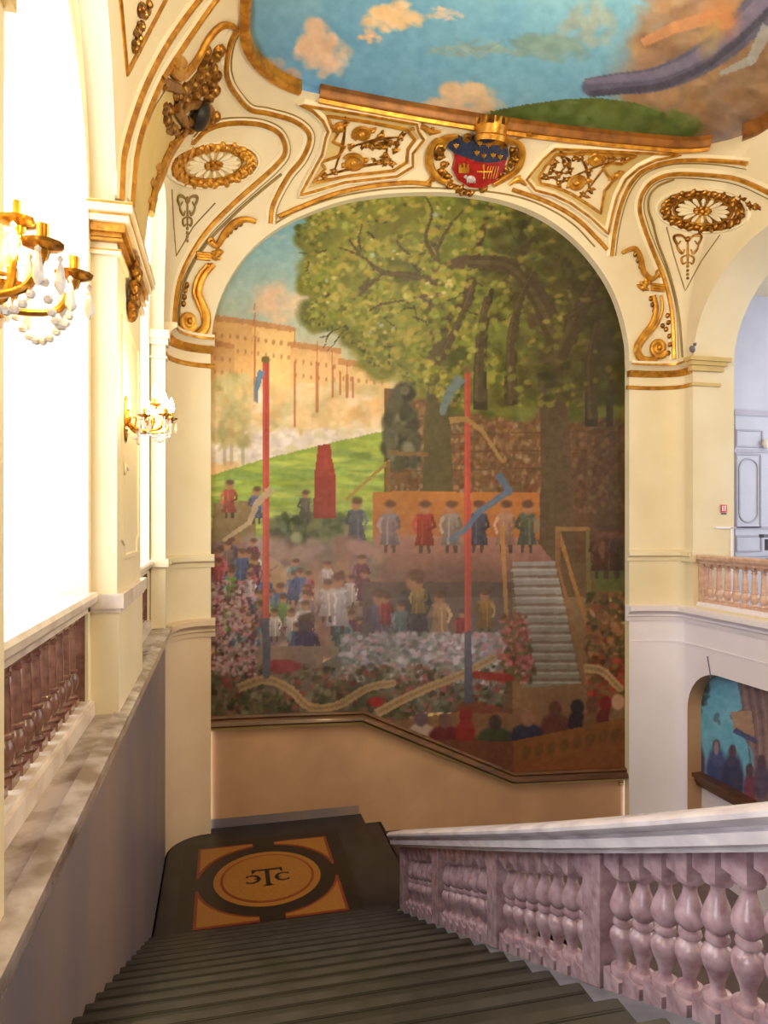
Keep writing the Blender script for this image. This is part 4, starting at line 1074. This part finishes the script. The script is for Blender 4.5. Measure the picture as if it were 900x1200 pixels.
# ------------------------------------------------------------------ left bay: big ribs, dark gilt cartouche
double_rib([(137,236),(138,205),(140,181),(150,144),(167,98),(193,49),(224,5),(250,-25)],'transverse_rib','pale rib with gilt edge rising from the near left capital, outer one')
double_rib([(150,240),(152,215),(155,183),(164,147),(184,98),(211,54),(247,2),(270,-25)],'transverse_rib','brown gilt rib rising from the near left capital, inner one')
mb=MB(); rib([Vector(v) for v in densify([(139,-10),(148,86),(198,-10)],6,False)],.02,.02,None,mb=mb,raw=True); t=trim(mb,M['gold'])
mb=MB(); foliage(mb,[(161,44),(164,30),(160,36),(158,50),(168,16),(164,8),(156,56),(172,4)],.03,5,3,3)
stroke(mb,spiral(166,10,8,1.2,0,1,18,1.3),.015,.02,.01,.015); tag(mb.build('leaf_drop',M['golddk']),'gilt leaf drop in the spandrel at the top left beside the window arch','ornament')
# buff panel between rib and window arch
pan=[(152,240),(157,200),(166,160),(180,125),(196,100),(212,95),(216,140),(205,160),(190,185),(180,215),(172,255),(166,300),(158,290)]
ch=[]
for v in densify(pan,8):
    p,n,a=hit(v.x,v.y); ch.append((a,p.z))
e=empty('cartouche',hit(222,130)[0])
mb=MB(); stroke(mb,[(276,33),(269,27),(256,29),(242,44),(230,66),(220,80),(209,88),(199,80),(200,70)],.03,.05,.05,.03,8); child(e,mb,'upper_scroll',M['gold'])
mb=MB(); stroke(mb,spiral(206,76,8,1.7,3.2,1,24,1),.05,.04,.03,.04,8,2); child(e,mb,'volute',M['gold'])
mb=MB()
for k in range(3): stroke(mb,[(186+k*2,92+k*4),(207+k*3,100+k*3)],.035,.035,.035,.03,6)
child(e,mb,'clasp',M['golddk'])
mb=MB(); foliage(mb,[(232,90),(240,86),(246,98),(225,98),(236,104),(248,80),(244,70),(252,64),(240,60),(256,58),(214,104),(228,112),(244,112),(250,106),(216,116),(208,112),(252,88),(238,76)],.06,7,6,12); child(e,mb,'flower_cluster',M['golddk'])
mb=MB(); p,n,_=hit(226,131); mb.blob(p+n*.10,n,.17,.5,14,8,elong=1.0); child(e,mb,'oval_boss',M['dark'])
mb=MB(); stroke(mb,spiral(226,131,20,1.0,2.5,1,26,.62,.8),.04,.06,.04,.06,8,2); stroke(mb,[(207,118),(202,125),(208,134),(214,146),(208,158)],.04,.06,.03,.05,8); foliage(mb,[(196,128),(194,140),(200,150),(246,142),(252,136),(238,148),(222,150),(210,156)],.055,7,5,7); child(e,mb,'scroll_rim',M['golddk'])
mb=MB(); stroke(mb,[(214,152),(206,164),(198,174),(190,190),(183,210),(177,225),(173,250)],.05,.07,.05,.03,8); foliage(mb,[(200,172),(193,184),(187,198),(181,214),(177,232)],.05,6,4,8); child(e,mb,'leaf_rim',M['gold'])
tag(e,'dark gilt cartouche with scrolls and fruit crowning the second window arch','cartouche')
g=wsheet(ch,[],0,0.1,0.012); trim(g,M['recess'])

# gilt leaf corbel below the near pier's capital
e=empty('leaf_corbel',(XLW,5.78,1.75)); mb=MB(); rr=random.Random(4)
for k in range(34):
    z=1.98-rr.random()*.36; w=.17*(1-(1.98-z)/.5); y=5.62+rr.uniform(-w,w)
    mb.blob((XLW+.03+.05*(1-(1.98-z)/.4),y,z),(1,rr.uniform(-.4,.4),rr.uniform(-.4,.4)),rr.uniform(.025,.05),.8,elong=1.4,ang=rr.uniform(0,3))
child(e,mb,'leaves',M['golddk']); tag(e,'gilt leaf corbel hanging under the capital of the near left pier','ornament')

# ------------------------------------------------------------------ balusters and balustrades
def copy_obj(o,parent,loc):
    c=o.copy(); COL.objects.link(c); c.parent=parent; c.location=loc; return c

def baluster_double(S):
    mb=MB()
    for (z0,z1,lo,hi) in ((0,.085,S,0),(.605,.70,0,S)):
        w=.068; v=[]
        for z,s in ((z0,lo),(z1,hi)):
            for x,y in ((-w,-w),(w,-w),(w,w),(-w,w)): v.append((x,y,z-s*y))
        mb.add(v,[(0,3,2,1),(4,5,6,7),(0,1,5,4),(1,2,6,5),(2,3,7,6),(3,0,4,7)])
    half=[(.060,.085),(.064,.100),(.058,.115),(.036,.122),(.030,.135),(.029,.15),(.034,.175),(.046,.205),(.058,.235),(.065,.262),(.064,.285),(.054,.305),(.038,.318),(.034,.324),(.046,.330),(.051,.345)]
    prof=half+[(r,.69-z) for r,z in reversed(half)]
    mb.lathe(prof,18)
    return mb

SL=0.452
bal=empty('stair_balustrade',(1.9,7.25,ZLAND))
XB=1.975
def cz(y): return -4.215+SL*(7.15-y)+(.006*(4.5-y)**2 if y<4.5 else 0)   # top of the sloping curb
def xin(y): return 1.80-(7.35-y)*0.062
def kid(mb,name,mt,smooth=True):
    o=mb.build(name,mt,smooth=smooth); o.parent=bal; o.matrix_parent_inverse=Matrix.Translation(-bal.location); return o
YN=0.2
# curb (stringer)
mb=MB(); yy=[7.35,6,5,4.5,4,3,2,1,YN]
for y in yy: mb.v+=[(xin(y),y,cz(y)),(xin(y),y,cz(y)-.7),(2.13,y,cz(y)-.7),(2.13,y,cz(y))]
for i in range(len(yy)-1):
    for q in range(4): mb.f.append((i*4+q,i*4+(q+1)%4,i*4+4+(q+1)%4,i*4+4+q)); mb.mi.append(0)
mb.f+=[(0,1,2,3),tuple(len(mb.v)-4+q for q in range(4))]; mb.mi+=[0,0]
kid(mb,'curb',M['curb'],False)
# hand rail: moulded profile swept down the slope
rt=.705
half_=[(-.13,0),(-.13,.018),(-.165,.030),(-.17,.075),(-.135,.082),(-.135,.094),(-.18,.105),(-.205,.125),(-.205,.145),(-.18,.165)]
prof=half_+[(0,.175)]+[(-x,z) for x,z in reversed(half_)]
mb=MB(); ys=[7.36,7.0,6,5,4.5,4,3.5,3,2.5,2,1.5,1,YN]; mb.v=[(XB+x,y,cz(y)+rt+z) for y in ys for x,z in prof]; k=len(prof)
for i in range(len(ys)-1):
    for q in range(k): mb.f.append((i*k+q,i*k+(q+1)%k,(i+1)*k+(q+1)%k,(i+1)*k+q)); mb.mi.append(0)
mb.f.append(tuple(range(k))); mb.mi.append(0); mb.f.append(tuple((len(ys)-1)*k+q for q in range(k))); mb.mi.append(0)
kid(mb,'handrail',M['railm'])
posts=[7.17,5.99,4.63,3.26,1.90,0.54]
def post_mesh(w=.085):
    mb=MB(); v=[]
    for z,s in ((0,SL),(rt+.01,SL)):
        for x,y in ((-.085,-w),(.085,-w),(.085,w),(-.085,w)): v.append((x,y,z-s*y))
    mb.add(v,[(0,3,2,1),(4,5,6,7),(0,1,5,4),(1,2,6,5),(2,3,7,6),(3,0,4,7)]); return mb
p0=None
for y in posts:
    if p0 is None:
        p0=post_mesh().build('post',M['pinkm'],smooth=False); p0.parent=bal
        md=p0.modifiers.new('b','BEVEL'); md.width=.006
        p0.location=Vector((XB,y,cz(y)))-bal.location
    else: copy_obj(p0,bal,Vector((XB,y,cz(y)))-bal.location)
b0=None; S=SL
for i in range(len(posts)-1):
    ya,yb=posts[i],posts[i+1]; n=6 if i==0 else 7; st=(ya-yb-.17)/n
    for j in range(n):
        y=ya-.085-st*(j+.5)
        loc=Vector((XB,y,cz(y)))-bal.location
        if b0 is None:
            b0=baluster_double(SL).build('baluster',M['pinkm'],angle=40); b0.parent=bal; b0.location=loc
        else: copy_obj(b0,bal,loc)
tag(bal,'sloping pink marble balustrade with a pale grey rail down the right of the stairs','balustrade')

def baluster_column():
    mb=MB(); w=.06
    mb.box(-w,w,-w,w,0,.05); mb.box(-w,w,-w,w,.565,.61)
    mb.lathe([(.050,.05),(.056,.062),(.050,.075),(.034,.082),(.036,.095),(.048,.11),(.057,.14),(.060,.17),(.054,.20),(.044,.222),(.052,.23),(.052,.245),(.040,.252),(.042,.30),(.040,.38),(.036,.46),(.033,.505),(.040,.51),(.042,.525),(.034,.532),(.036,.545),(.050,.558),(.050,.565)],16)
    return mb
bc={}
def level_balustrade(axis,fixed,c0,c1,zb,mt,label,n,railmt,basemt):
    mid=(c0+c1)/2
    loc=(fixed,mid,zb) if axis=='y' else (mid,fixed,zb)
    e=empty('balustrade',loc)
    def bx(h0,h1,z0,z1): 
        mb=MB(); mb.box(-h0,h0,c0-mid,c1-mid,z0,z1); 
        if h1: mb.box(-h1,h1,c0-mid,c1-mid,z1,z1+.02)
        return mb
    bx(.13,.11,0,.10).build('base',basemt,e,smooth=False)
    mb=MB(); prof=[(-.10,.72),(-.10,.75),(-.13,.77),(-.15,.79),(-.155,.83),(-.14,.855),(.14,.855),(.155,.83),(.15,.79),(.13,.77),(.10,.75),(.10,.72)]
    mb.prism(prof,'y',c0-mid,c1-mid); mb.build('rail',railmt,e)
    hp=(c1-c0)/n
    for s in (-1,1):
        mb=MB(); y=s*((c1-c0)/2-.045); mb.box(-.08,.08,y-.045,y+.045,.12,.725); mb.build('end_post',mt,e,smooth=False)
    st=(c1-c0-.18)/n
    for j in range(n):
        y=c0-mid+.09+st*(j+.5)
        if mt.name not in bc:
            o=baluster_column().build('baluster',mt,e,angle=40); bc[mt.name]=o; o.location=(0,y,.115)
        else: copy_obj(bc[mt.name],e,(0,y,.115))
    tag(e,label,'balustrade'); return e
level_balustrade('y',-0.99,2.57,5.06,-1.335,M['brownm'],'brown marble balustrade across the near left window bay',13,M['railc'],M['railc'])
level_balustrade('y',-0.99,6.50,8.98,-1.335,M['brownm'],'brown marble balustrade across the second window bay, beyond the pier',13,M['railc'],M['railc'])
level_balustrade('y',7.32,5.55,9.25,-1.36,M['apricm'],'apricot marble balustrade in the gallery arch at the right',20,M['apricm'],M['lilac'])

# ------------------------------------------------------------------ stairs and floors
st=empty('staircase',(0.5,7.45,ZLAND))
TR,RS,YS=0.3222,0.155,7.16
for i in range(18):
    y1=YS-i*TR; z=ZLAND+RS*(i+1); mb=MB()
    yb=y1-TR if i<17 else y1-0.4
    mb.prism([(y1,z-RS-.25),(y1,z-.035),(y1+.025,z-.03),(y1+.03,z-.012),(y1+.02,z),(yb-0.0,z),(yb,z-RS-.25)],'x',XLW+.0,xin(min(7.35,y1-.2))+.0)
    xe=xin(min(7.35,y1-.2))
    mb.box(XLW+.01,xe-.01,y1-.03,y1+.022,z-.004,z+.0015,1); mb.box(XLW+.01,xe-.01,y1-.045,y1-.038,z-.004,z+.0015,2)  # pale strip paints the highlight along the nosing, thin black line behind
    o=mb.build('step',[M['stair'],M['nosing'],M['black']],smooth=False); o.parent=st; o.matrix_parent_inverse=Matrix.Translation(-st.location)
tag(st,'dark stone flight of steps descending to the landing','staircase')
st2=empty('staircase',(1.97,8.7,ZLAND-1.2))
for i in range(8):
    x0=1.97+i*.30; z=ZLAND-.15*(i+1); mb=MB()
    mb.box(x0-.02,x0+.30,7.40,YEW+.18,z-.15,z)
    mb.box(x0+.28,x0+.325,7.40,YEW+.18,z-.03,z)
    o=mb.build('step',M['landing'],smooth=False); o.parent=st2; o.matrix_parent_inverse=Matrix.Translation(-st2.location)
tag(st2,'dark lower flight going down to the right behind the balustrade end','staircase')
# landing following the rounded corner
loop=[(env(a,-4)) for a in np.linspace(A1-1.9,A2,24)]
poly=[(p.x,p.y) for p in loop]; aa=env(aML,-4); poly+=[(aa.x,aa.y),(aa.x,YEW+.17),(1.95,YEW+.17),(1.95,7.36),(1.80,7.36),(1.80,7.05),(XLW,7.05)]
mb=MB(); mb.prism(poly,'z',ZLAND-.2,ZLAND); mb.box(1.93,1.99,7.36,YEW+.17,ZLAND-.16,ZLAND-.001); struct(mb.build('floor',M['landing'],smooth=False))
mb=MB(); mb.box(XLW,XRW,Y0,1.28,ZLAND+18*RS-.3,ZLAND+18*RS); struct(mb.build('floor_upper',M['paving'],smooth=False))
mb=MB(); mb.box(XLW-.5,XRW+.5,Y0,YEW+.3,-5.75,-5.51); struct(mb.build('floor_lower',M['paving'],smooth=False))
# dark marble skirting round the landing
mb=MB(); P=[];
for a in list(np.linspace(A1-1.75,A2,26)): P.append(env(a,ZLAND))
N=[normal(a,0) for a in np.linspace(A1-1.75,A2,26)]
trim_mb=MB(); trim_mb.sweep([p+Vector((0,0,0)) for p in P],N,[(0,-.01),(0,.02),(.03,.02),(.03,-.01)]); struct(trim_mb.build('baseboard_corner',M['landing']))

struct(sheet('b',None,[(aML,ZLAND),(aML+2.1,ZLAND),(aML+2.1,ZLAND+.13),(aML,ZLAND+.13)],[],lambda a,z: env(a,z,.15),.4).build('baseboard_back',M['lowwall']))
# mosaic emblem set in the landing
zf=ZLAND+.002; cx0,cy0=.53,8.38; hx,hy=.84,.92
e=empty('floor_emblem',(cx0,cy0,zf))
def flat(polys,z,name,mt,th=.003):
    mb=MB()
    for pl in polys: mb.prism(pl,'z',z,z+th)
    o=mb.build(name,mt,e,smooth=False); return o
flat([[(-1.02,-1.1),(1.02,-1.1),(1.02,1.06),(-1.02,1.06)]],0,'dark_border',M['black'])
def corner(k,sx,sy,r,m):   # ochre corner cut by the ring
    X1,Y1=hx-m,hy-m; pts=[(X1,Y1)]
    y_at=lambda x: math.sqrt(max(0,r*r-x*x))
    t0=math.acos(min(1,X1/r)) if X1<r else 0.17; t1=math.asin(min(1,Y1/r)) if Y1<r else PI/2-.17
    t0=max(t0,.17); t1=min(t1,PI/2-.17)
    pts.append((X1,max(r*math.sin(t0),0)))
    pts+= [(r*math.cos(t),r*math.sin(t)) for t in np.linspace(t0,t1,12)]
    pts.append((r*math.cos(t1),Y1))
    pts=[(sx*x,sy*y) for x,y in pts]
    return pts if sx*sy>0 else pts[::-1]
for sx in (-1,1):
    for sy in (-1,1):
        flat([corner(0,sx,sy,.82,0)],.003,'red_corner_border',M['brick'])
        flat([corner(0,sx,sy,.855,.035)],.006,'ochre_corner',M['ochre'])
def disc(r,n=64): return [(r*math.cos(2*PI*i/n),r*math.sin(2*PI*i/n)) for i in range(n)]
flat([disc(.64)],.004,'ochre_disc',M['ochre']); flat([disc(.56)],.007,'red_ring',M['brick']); flat([disc(.53)],.0095,'centre_disc',M['ochre'])
L=[]
L.append([(-.025,-.20),(.025,-.20),(.028,.16),(-.028,.16)])
L.append([(-.07,-.21),(.07,-.21),(.03,-.17),(-.03,-.17)])
L.append([(-.17,.15),(.17,.15),(.17,.19),(-.17,.19)])
L.append([(-.19,.09),(-.155,.12),(-.155,.19),(-.185,.20)]); L.append([(.155,.12),(.19,.09),(.185,.20),(.155,.19)])
def Cc(cx,cy,r,w,s):
    out=[]
    n=14
    for i in range(n):
        a0=0.95+ (2*PI-1.9)*i/n; a1=0.95+(2*PI-1.9)*(i+1)/n
        w0=w*(.5+.6*math.sin((a0-.95)/(2*PI-1.9)*PI)); w1=w*(.5+.6*math.sin((a1-.95)/(2*PI-1.9)*PI))
        q=[(cx+s*(r+w0)*math.cos(a0),cy+(r*1.0+w0)*math.sin(a0)),(cx+s*(r+w1)*math.cos(a1),cy+(r+w1)*math.sin(a1)),(cx+s*(r-w1)*math.cos(a1),cy+(r-w1)*math.sin(a1)),(cx+s*(r-w0)*math.cos(a0),cy+(r-w0)*math.sin(a0))]
        out.append(q)
    for sy in (-1,1): 
        x=cx+s*r*math.cos(.85); y=cy+sy*r*math.sin(.9); out.append([(x-.012,y-.02),(x+.012,y-.02),(x+.012,y+.02),(x-.012,y+.02)])
    out.append([(cx+s*-.11,cy-.01),(cx+s*-.03,cy-.01),(cx+s*-.03,cy+.01),(cx+s*-.11,cy+.01)])
    return out
L+=Cc(.19,-.03,.085,.019,1); L+=Cc(-.19,-.03,.085,.019,-1)
flat(L,.012,'monogram',M['black'],.002)
tag(e,'square inlaid floor emblem with a black C T C monogram on an ochre disc','floor emblem')

# ------------------------------------------------------------------ niche picture on the lower right wall
def paint_niche():
    c=Canvas(790,780,960,1010,(0.42,0.68,0.80)); X,Y=c.X,c.Y
    f=c.fbm(40,5); c.mix((f-.5)*4,(0.56,0.76,0.86),0.6)
    c.poly([(866,800),(960,800),(960,960),(884,960),(882,880),(862,850),(854,838),(870,830)],(0.52,0.42,0.42),1,(0.56,0.46,0.46))
    for k in range(6): c.line([(865+k*5,800),(872+k*5,840),(880+k*4,900)],3,2,(0.62,0.52,0.52) if k%2 else (0.42,0.36,0.42),0.6)
    c.poly([(856,834),(880,832),(884,862),(860,856)],(0.66,0.54,0.46),1); c.line([(860,855),(884,868)],7,5,(0.30,0.34,0.50))
    c.dabs(130,(804,830),(800,850),(2,6),(2,5),[(0.28,0.38,0.46),(0.34,0.40,0.42)],0.8,lambda x,y:(x-806)<(842-y)*0.7+6); c.ell(839,840,3,6,(0.34,0.44,0.52),.8,.3); c.ell(842,846,2,4,(0.34,0.44,0.52),.8,-.3)
    for (x,y,w,h,cc) in ((817,898,9,26,(0.34,0.28,0.42)),(839,905,12,30,(0.28,0.32,0.50)),(858,915,13,34,(0.26,0.26,0.38)),(878,925,7,22,(0.50,0.26,0.34)),(892,915,9,22,(0.36,0.32,0.42))):
        c.ell(x,y,w,h,cc,0.97,0,.15); c.ell(x,y-h-1,4.5,8,(0.36,0.28,0.34),0.97)
    for (x,y) in ((814,868),(839,876)): c.ell(x,y,3,8,(0.62,0.58,0.62),0.8)
    g=c.fbm(6,9)-.5; c.a=np.clip(c.a+(g*.14)[...,None],0,1); return c
cn_=paint_niche()
XN=XRW+.25
np_=grid_painting('niche_painting', lambda y,z: Vector((XN,y,z)), 5.2,9.40,-3.98,-2.28, 330,190,
   lambda y,z: (y<8.72 or z<-2.95 or math.hypot((y-8.72)/.68,(z+2.95)/.67)<1.06), cn_, M['paint'])
tag(np_,'arched blue painting of figures by a lake in the lower right niche','painting')
mb=MB(); mb.box(XN-.12,XN+.02,5.1,9.42,-4.10,-3.98); mb.box(XN-.17,XN+.02,5.1,9.44,-4.02,-3.96); mb.box(XN-.09,XN+.02,5.1,9.40,-4.16,-4.10)
tag(mb.build('picture_ledge',M['frame'],smooth=False),'dark brown moulded ledge under the blue niche painting','picture frame')
mb=MB(); mb.box(XN+.01,XN+.2,5.0,9.6,-5.9,-2.0); struct(mb.build('wall_niche_back',M['lilac'],smooth=False))
# thin cable above the niche
q0=onX(829,769,XRW-.01); q1=onX(833,795,XRW-.01); mb=MB(); mb.tube([q0,(q0+q1)/2,q1],.008,6)
tag(mb.build('cable',M['grey']),'short grey cable on the wall just above the niche painting','cable')

# ------------------------------------------------------------------ gallery beyond the right arch
YG=11.0
mb=MB(); mb.box(7.9,13.5,YG,YG+.2,-1.6,4.6); struct(mb.build('wall_gallery',M['white'],smooth=False))
mb=MB(); mb.box(13.3,13.5,Y0,YG,-1.6,4.4); mb.box(XRW,13.5,Y0-.2,Y0,-1.7,4.5); struct(mb.build('wall_gallery_side',M['white'],smooth=False))
mb=MB(); mb.box(XRW+.03,13.5,Y0,YG+.1,-1.72,-1.6); struct(mb.build('floor_gallery',M['paving'],smooth=False))
mb=MB(); mb.box(XRW+.05,13.5,Y0,YG+.1,4.3,4.5); struct(mb.build('ceiling_gallery',M['cream'],smooth=False))
mb=MB(); mb.box(XRW+.02,XRW+.75,9.27,YG+.1,-1.6,4.5); struct(mb.build('wall_gallery_pier',M['cream'],smooth=False))
def pxbox(mb,x0,y0,x1,y1,Y,d): 
    a=onY(x0,y1,Y); b=onY(x1,y0,Y); mb.box(min(a.x,b.x),max(a.x,b.x),Y-d,Y+.01,min(a.z,b.z),max(a.z,b.z))
door=MB(); pxbox(door,860,486,905,652,YG,.04); d_=struct(door.build('door_1',M['white'],smooth=False))
def pframe(x0,y0,x1,y1,rad=0):
    a=onY(x0,y1,YG-.04); b=onY(x1,y0,YG-.04); X0,X1,Z0_,Z1_=min(a.x,b.x),max(a.x,b.x),min(a.z,b.z),max(a.z,b.z)
    if rad: 
        r=(X1-X0)/2*.9; cx=(X0+X1)/2; pl=[(cx+r*math.cos(t),Z1_-r*.9+r*.9*math.sin(t)) for t in np.linspace(0,PI,14)]+[(cx+r*math.cos(t),Z0_+r*.9+r*.9*math.sin(t)) for t in np.linspace(PI,2*PI,14)]
    else: pl=[(X0,Z0_),(X1,Z0_),(X1,Z1_),(X0,Z1_)]
    pl=densify(pl,.1); pts=[Vector((p.x,YG-.04,p.y)) for p in pl]; m=MB()
    m.sweep(pts,[Vector((0,-1,0))]*len(pts),[(-.02,0),(-.012,.02),(.012,.02),(.02,0)],closed=True); return m
for args in ((863,505,893,523,0),(863,533,891,618,0),(865,538,889,612,1),(863,628,892,646,0)):
    pframe(*args).build('door_panel',M['whiteln'],d_)
mb=MB(); pxbox(mb,858,483,908,487,YG,.07); pxbox(mb,858,528,908,530,YG,.06); pxbox(mb,858,617,908,620,YG,.06); trim(mb,M['whiteln'],smooth=False)
e=empty('wall_light',onY(899,520,YG-.1)); mb=MB(); mb.blob((0,0,0),(0,-1,0),.10,.6,14,8); mb.build('globe',M['signwht'],e)
mb=MB(); mb.lathe([(.0,-.02),(.04,-.02),(.04,.06),(0,.06)],12,c=(0,.05,-.02)); mb.build('mount',M['brass'],e); tag(e,'small round white wall light beside the white gallery door','wall light')
p=onY(897,628,YG-.6); e=empty('security_camera',p); mb=MB(); mb.box(-.12,.06,-.1,.02,-.03,.03); mb.build('housing',M['grey'],e,smooth=False); mb=MB(); mb.box(.0,.12,-.1,.02,-.26,-.06); mb.build('stand',M['grey'],e,smooth=False)
tag(e,'grey boxy device on a stand beyond the gallery rail at the right edge','device')
# extinguisher sign on the jamb
p=onY(848,599,9.262); e=empty('fire_sign',p)
mb=MB(); mb.box(-.055,.055,-.006,0,-.02,.10); mb.build('red_plate',M['signred'],e,smooth=False)
mb=MB(); mb.box(-.03,-.012,-.009,-.006,0,.085); mb.box(.008,.03,-.009,-.006,0,.085); mb.box(.03,.036,-.009,-.006,.06,.085); mb.build('pictogram',M['signwht'],e,smooth=False)
mb=MB(); mb.box(-.045,.05,-.006,0,-.05,-.03); mb.build('caption_bar',M['blue'],e,smooth=False)
tag(e,'small red and white fire equipment sign on the gallery jamb','sign')
p=onY(728,915,YM+.02); e=empty('wall_sticker',p); mb=MB(); mb.box(-.045,.045,-.008,0,-.07,.07); mb.build('plate',M['ochre'],e,smooth=False)
mb=MB(); mb.tube([(.03*math.cos(t),-.01,.02+.03*math.sin(t)) for t in np.linspace(0,2*PI,17)],.006,5); mb.tube([(-.018,-.01,.03),(0,-.01,.012),(.02,-.01,.035)],.005,5); mb.box(-.032,.032,-.011,-.008,-.055,-.04); mb.build('white_symbol',M['signwht'],e)
tag(e,'tiny yellow plate with a white symbol at the right end of the mural foot','sign')
# pale bird on the right capital
p,n,_=hit(812,414); e=empty('pigeon_ornament',p+Vector((-.05,-.05,0))); mb=MB(); mb.blob((0,0,.05),(0,-1,0),.045,.9,10,8,elong=1.3,ang=.5); mb.blob((.03,-.02,.12),(0,-1,0),.028,1,10,6); mb.build('body',M['grey'],e)
tag(e,'small grey knob on top of the right capital','ornament')
# round cover plate under the second sconce
e=empty('wall_button',(XLW+.0,5.42,.40)); mb=MB(); mb.blob((.01,0,0),(1,0,0),.05,.3,16,6); mb.build('cover',M['cream'],e); mb=MB(); mb.blob((.03,0,0),(1,0,0),.018,.5); mb.build('knob',M['whiteln'],e)
tag(e,'round cream cover plate on the pier under the farther sconce','cover plate')

# ------------------------------------------------------------------ sconces
def sconce(loc,label):
    e=empty('wall_sconce',loc)
    mb=MB(); mb.blob((.012,0,-.02),(1,0,0),.045,.35,12,6,elong=4.2); mb.blob((.02,0,-.02),(1,0,0),.06,.5,12,6,elong=1.3)
    mb.build('backplate',M['brass'],e)
    arms=[(.16,-.17,-.02),(.30,-.10,.0),(.33,.10,.0),(.16,.17,-.02),(.22,0,.09)]
    for (x,y,z) in arms:
        mb=MB(); q=cr([Vector((.03,0,-.05)),Vector((x*.4,y*.4,-.11)),Vector((x*.85,y*.9,-.10)),Vector((x,y,z-.02))],5); mb.tube(q,.010,6)
        mb.tube(cr([Vector((x*.5,y*.5,-.10)),Vector((x*.6,y*.6,-.03)),Vector((x*.45,y*.45,-.02))],4),.006,5)
        a=mb.build('arm',M['brass'],e)
        mb=MB(); mb.lathe([(.0,-.03),(.012,-.03),(.018,-.01),(.045,0),(.050,.008),(.016,.012),(.014,.02),(.014,.06),(.0,.06)],12,c=(x,y,z)); mb.build('drip_pan',M['brass'],a)
        mb=MB(); mb.lathe([(.0,.055),(.014,.055),(.024,.08),(.022,.11),(.011,.145),(.001,.17)],10,c=(x,y,z)); mb.build('candle_bulb',M['bulb'],a)
        for k in range(3):
            an=k*2.1+.5; px_,py_=x+.04*math.cos(an),y+.04*math.sin(an)
            mb=MB(); mb.lathe([(.0,0),(.008,-.008),(.003,-.018),(.008,-.03),(.014,-.075),(.0,-.10)],6,c=(px_,py_,z-.01)); mb.build('crystal_drop',M['crystal'],a)
    for i in range(4):
        A=Vector(arms[i]); B=Vector(arms[(i+1)%4]) if i<3 else Vector((.16,-.17,-.02))
        if i==3: A=Vector(arms[0]); B=Vector((.02,-.08,-.02))
        mb=MB()
        for k in range(9):
            t=(k+.5)/9; p=A.lerp(B,t); p.z-=.06+.10*(1-(2*t-1)**2); mb.blob(p,(0,0,1),.012,1,6,4)
        mb.build('bead_chain',M['crystal'],e)
    mb=MB(); mb.lathe([(.0,-.22),(.012,-.21),(.018,-.18),(.006,-.15),(.02,-.12),(.012,-.08),(.02,-.04),(0,-.03)],8,c=(.10,0,0)); mb.build('pendant',M['crystal'],e)
    tag(e,label,'sconce'); return e
sconce((XLW,1.88,.66),'gilt crystal sconce cut by the left edge of the photo')
sconce((XLW,5.45,.80),'gilt crystal sconce with lit bulbs on the pier between the windows')

# ------------------------------------------------------------------ rest of the hall behind the viewer
mb=MB(); mb.box(-1.5,7.6,Y0-.3,Y0,-6,HC+.1); struct(mb.build('wall_front',M['cream'],smooth=False))

# ------------------------------------------------------------------ light
w=bpy.data.worlds.new('World'); scene.world=w; w.use_nodes=True
bg=w.node_tree.nodes['Background']; bg.inputs['Color'].default_value=(0.90,0.95,1.0,1); bg.inputs['Strength'].default_value=2.9
def area(name,loc,rot,sx,sy,e,c):
    l=bpy.data.lights.new(name,'AREA'); l.shape='RECTANGLE'; l.size=sx; l.size_y=sy; l.energy=e; l.color=c
    o=bpy.data.objects.new(name,l); COL.objects.link(o); o.location=loc; o.rotation_euler=rot; return o
# unseen area lamp added inside the closed gallery to brighten it
area('gallery_fill',(12.8,6,1.5),(0,PI/2,0),5,8,230,(0.88,0.92,1.0))
# unseen warm fill lamp added high in the hall, then the sconces' lamplight
def point(loc,e,c,r=.1):
    l=bpy.data.lights.new('lamp','POINT'); l.energy=e; l.color=c; l.shadow_soft_size=r
    o=bpy.data.objects.new('lamp',l); COL.objects.link(o); o.location=loc
point((3.6,4.8,3.2),260,(1.0,0.77,0.46),.5)
area('hall_fill',(4.2,-2.7,2.6),(PI/2+.0,0,PI),3.5,3.2,180,(0.92,0.94,1.0))  # fill lamp added behind the viewer, no window built there
point((XLW+.28,5.45,.98),16,(1.0,0.80,0.48),.08)
point((XLW+.28,1.88,.86),8,(1.0,0.80,0.48),.08)

# ------------------------------------------------------------------ camera and view
cam=bpy.data.cameras.new('Camera'); cam.sensor_fit='VERTICAL'; cam.sensor_height=36; cam.lens=24; cam.shift_y=0.01; cam.clip_start=.05
co=bpy.data.objects.new('Camera',cam); COL.objects.link(co); co.location=(0,0,0); co.rotation_euler=(PI/2,0,-math.atan2(SN,CS))
scene.camera=co
scene.view_settings.view_transform='Standard'
scene.view_settings.look='None'
scene.view_settings.exposure=0.72
scene.view_settings.gamma=1.0
scene.view_settings.use_curve_mapping=False
scene.cycles.max_bounces=8
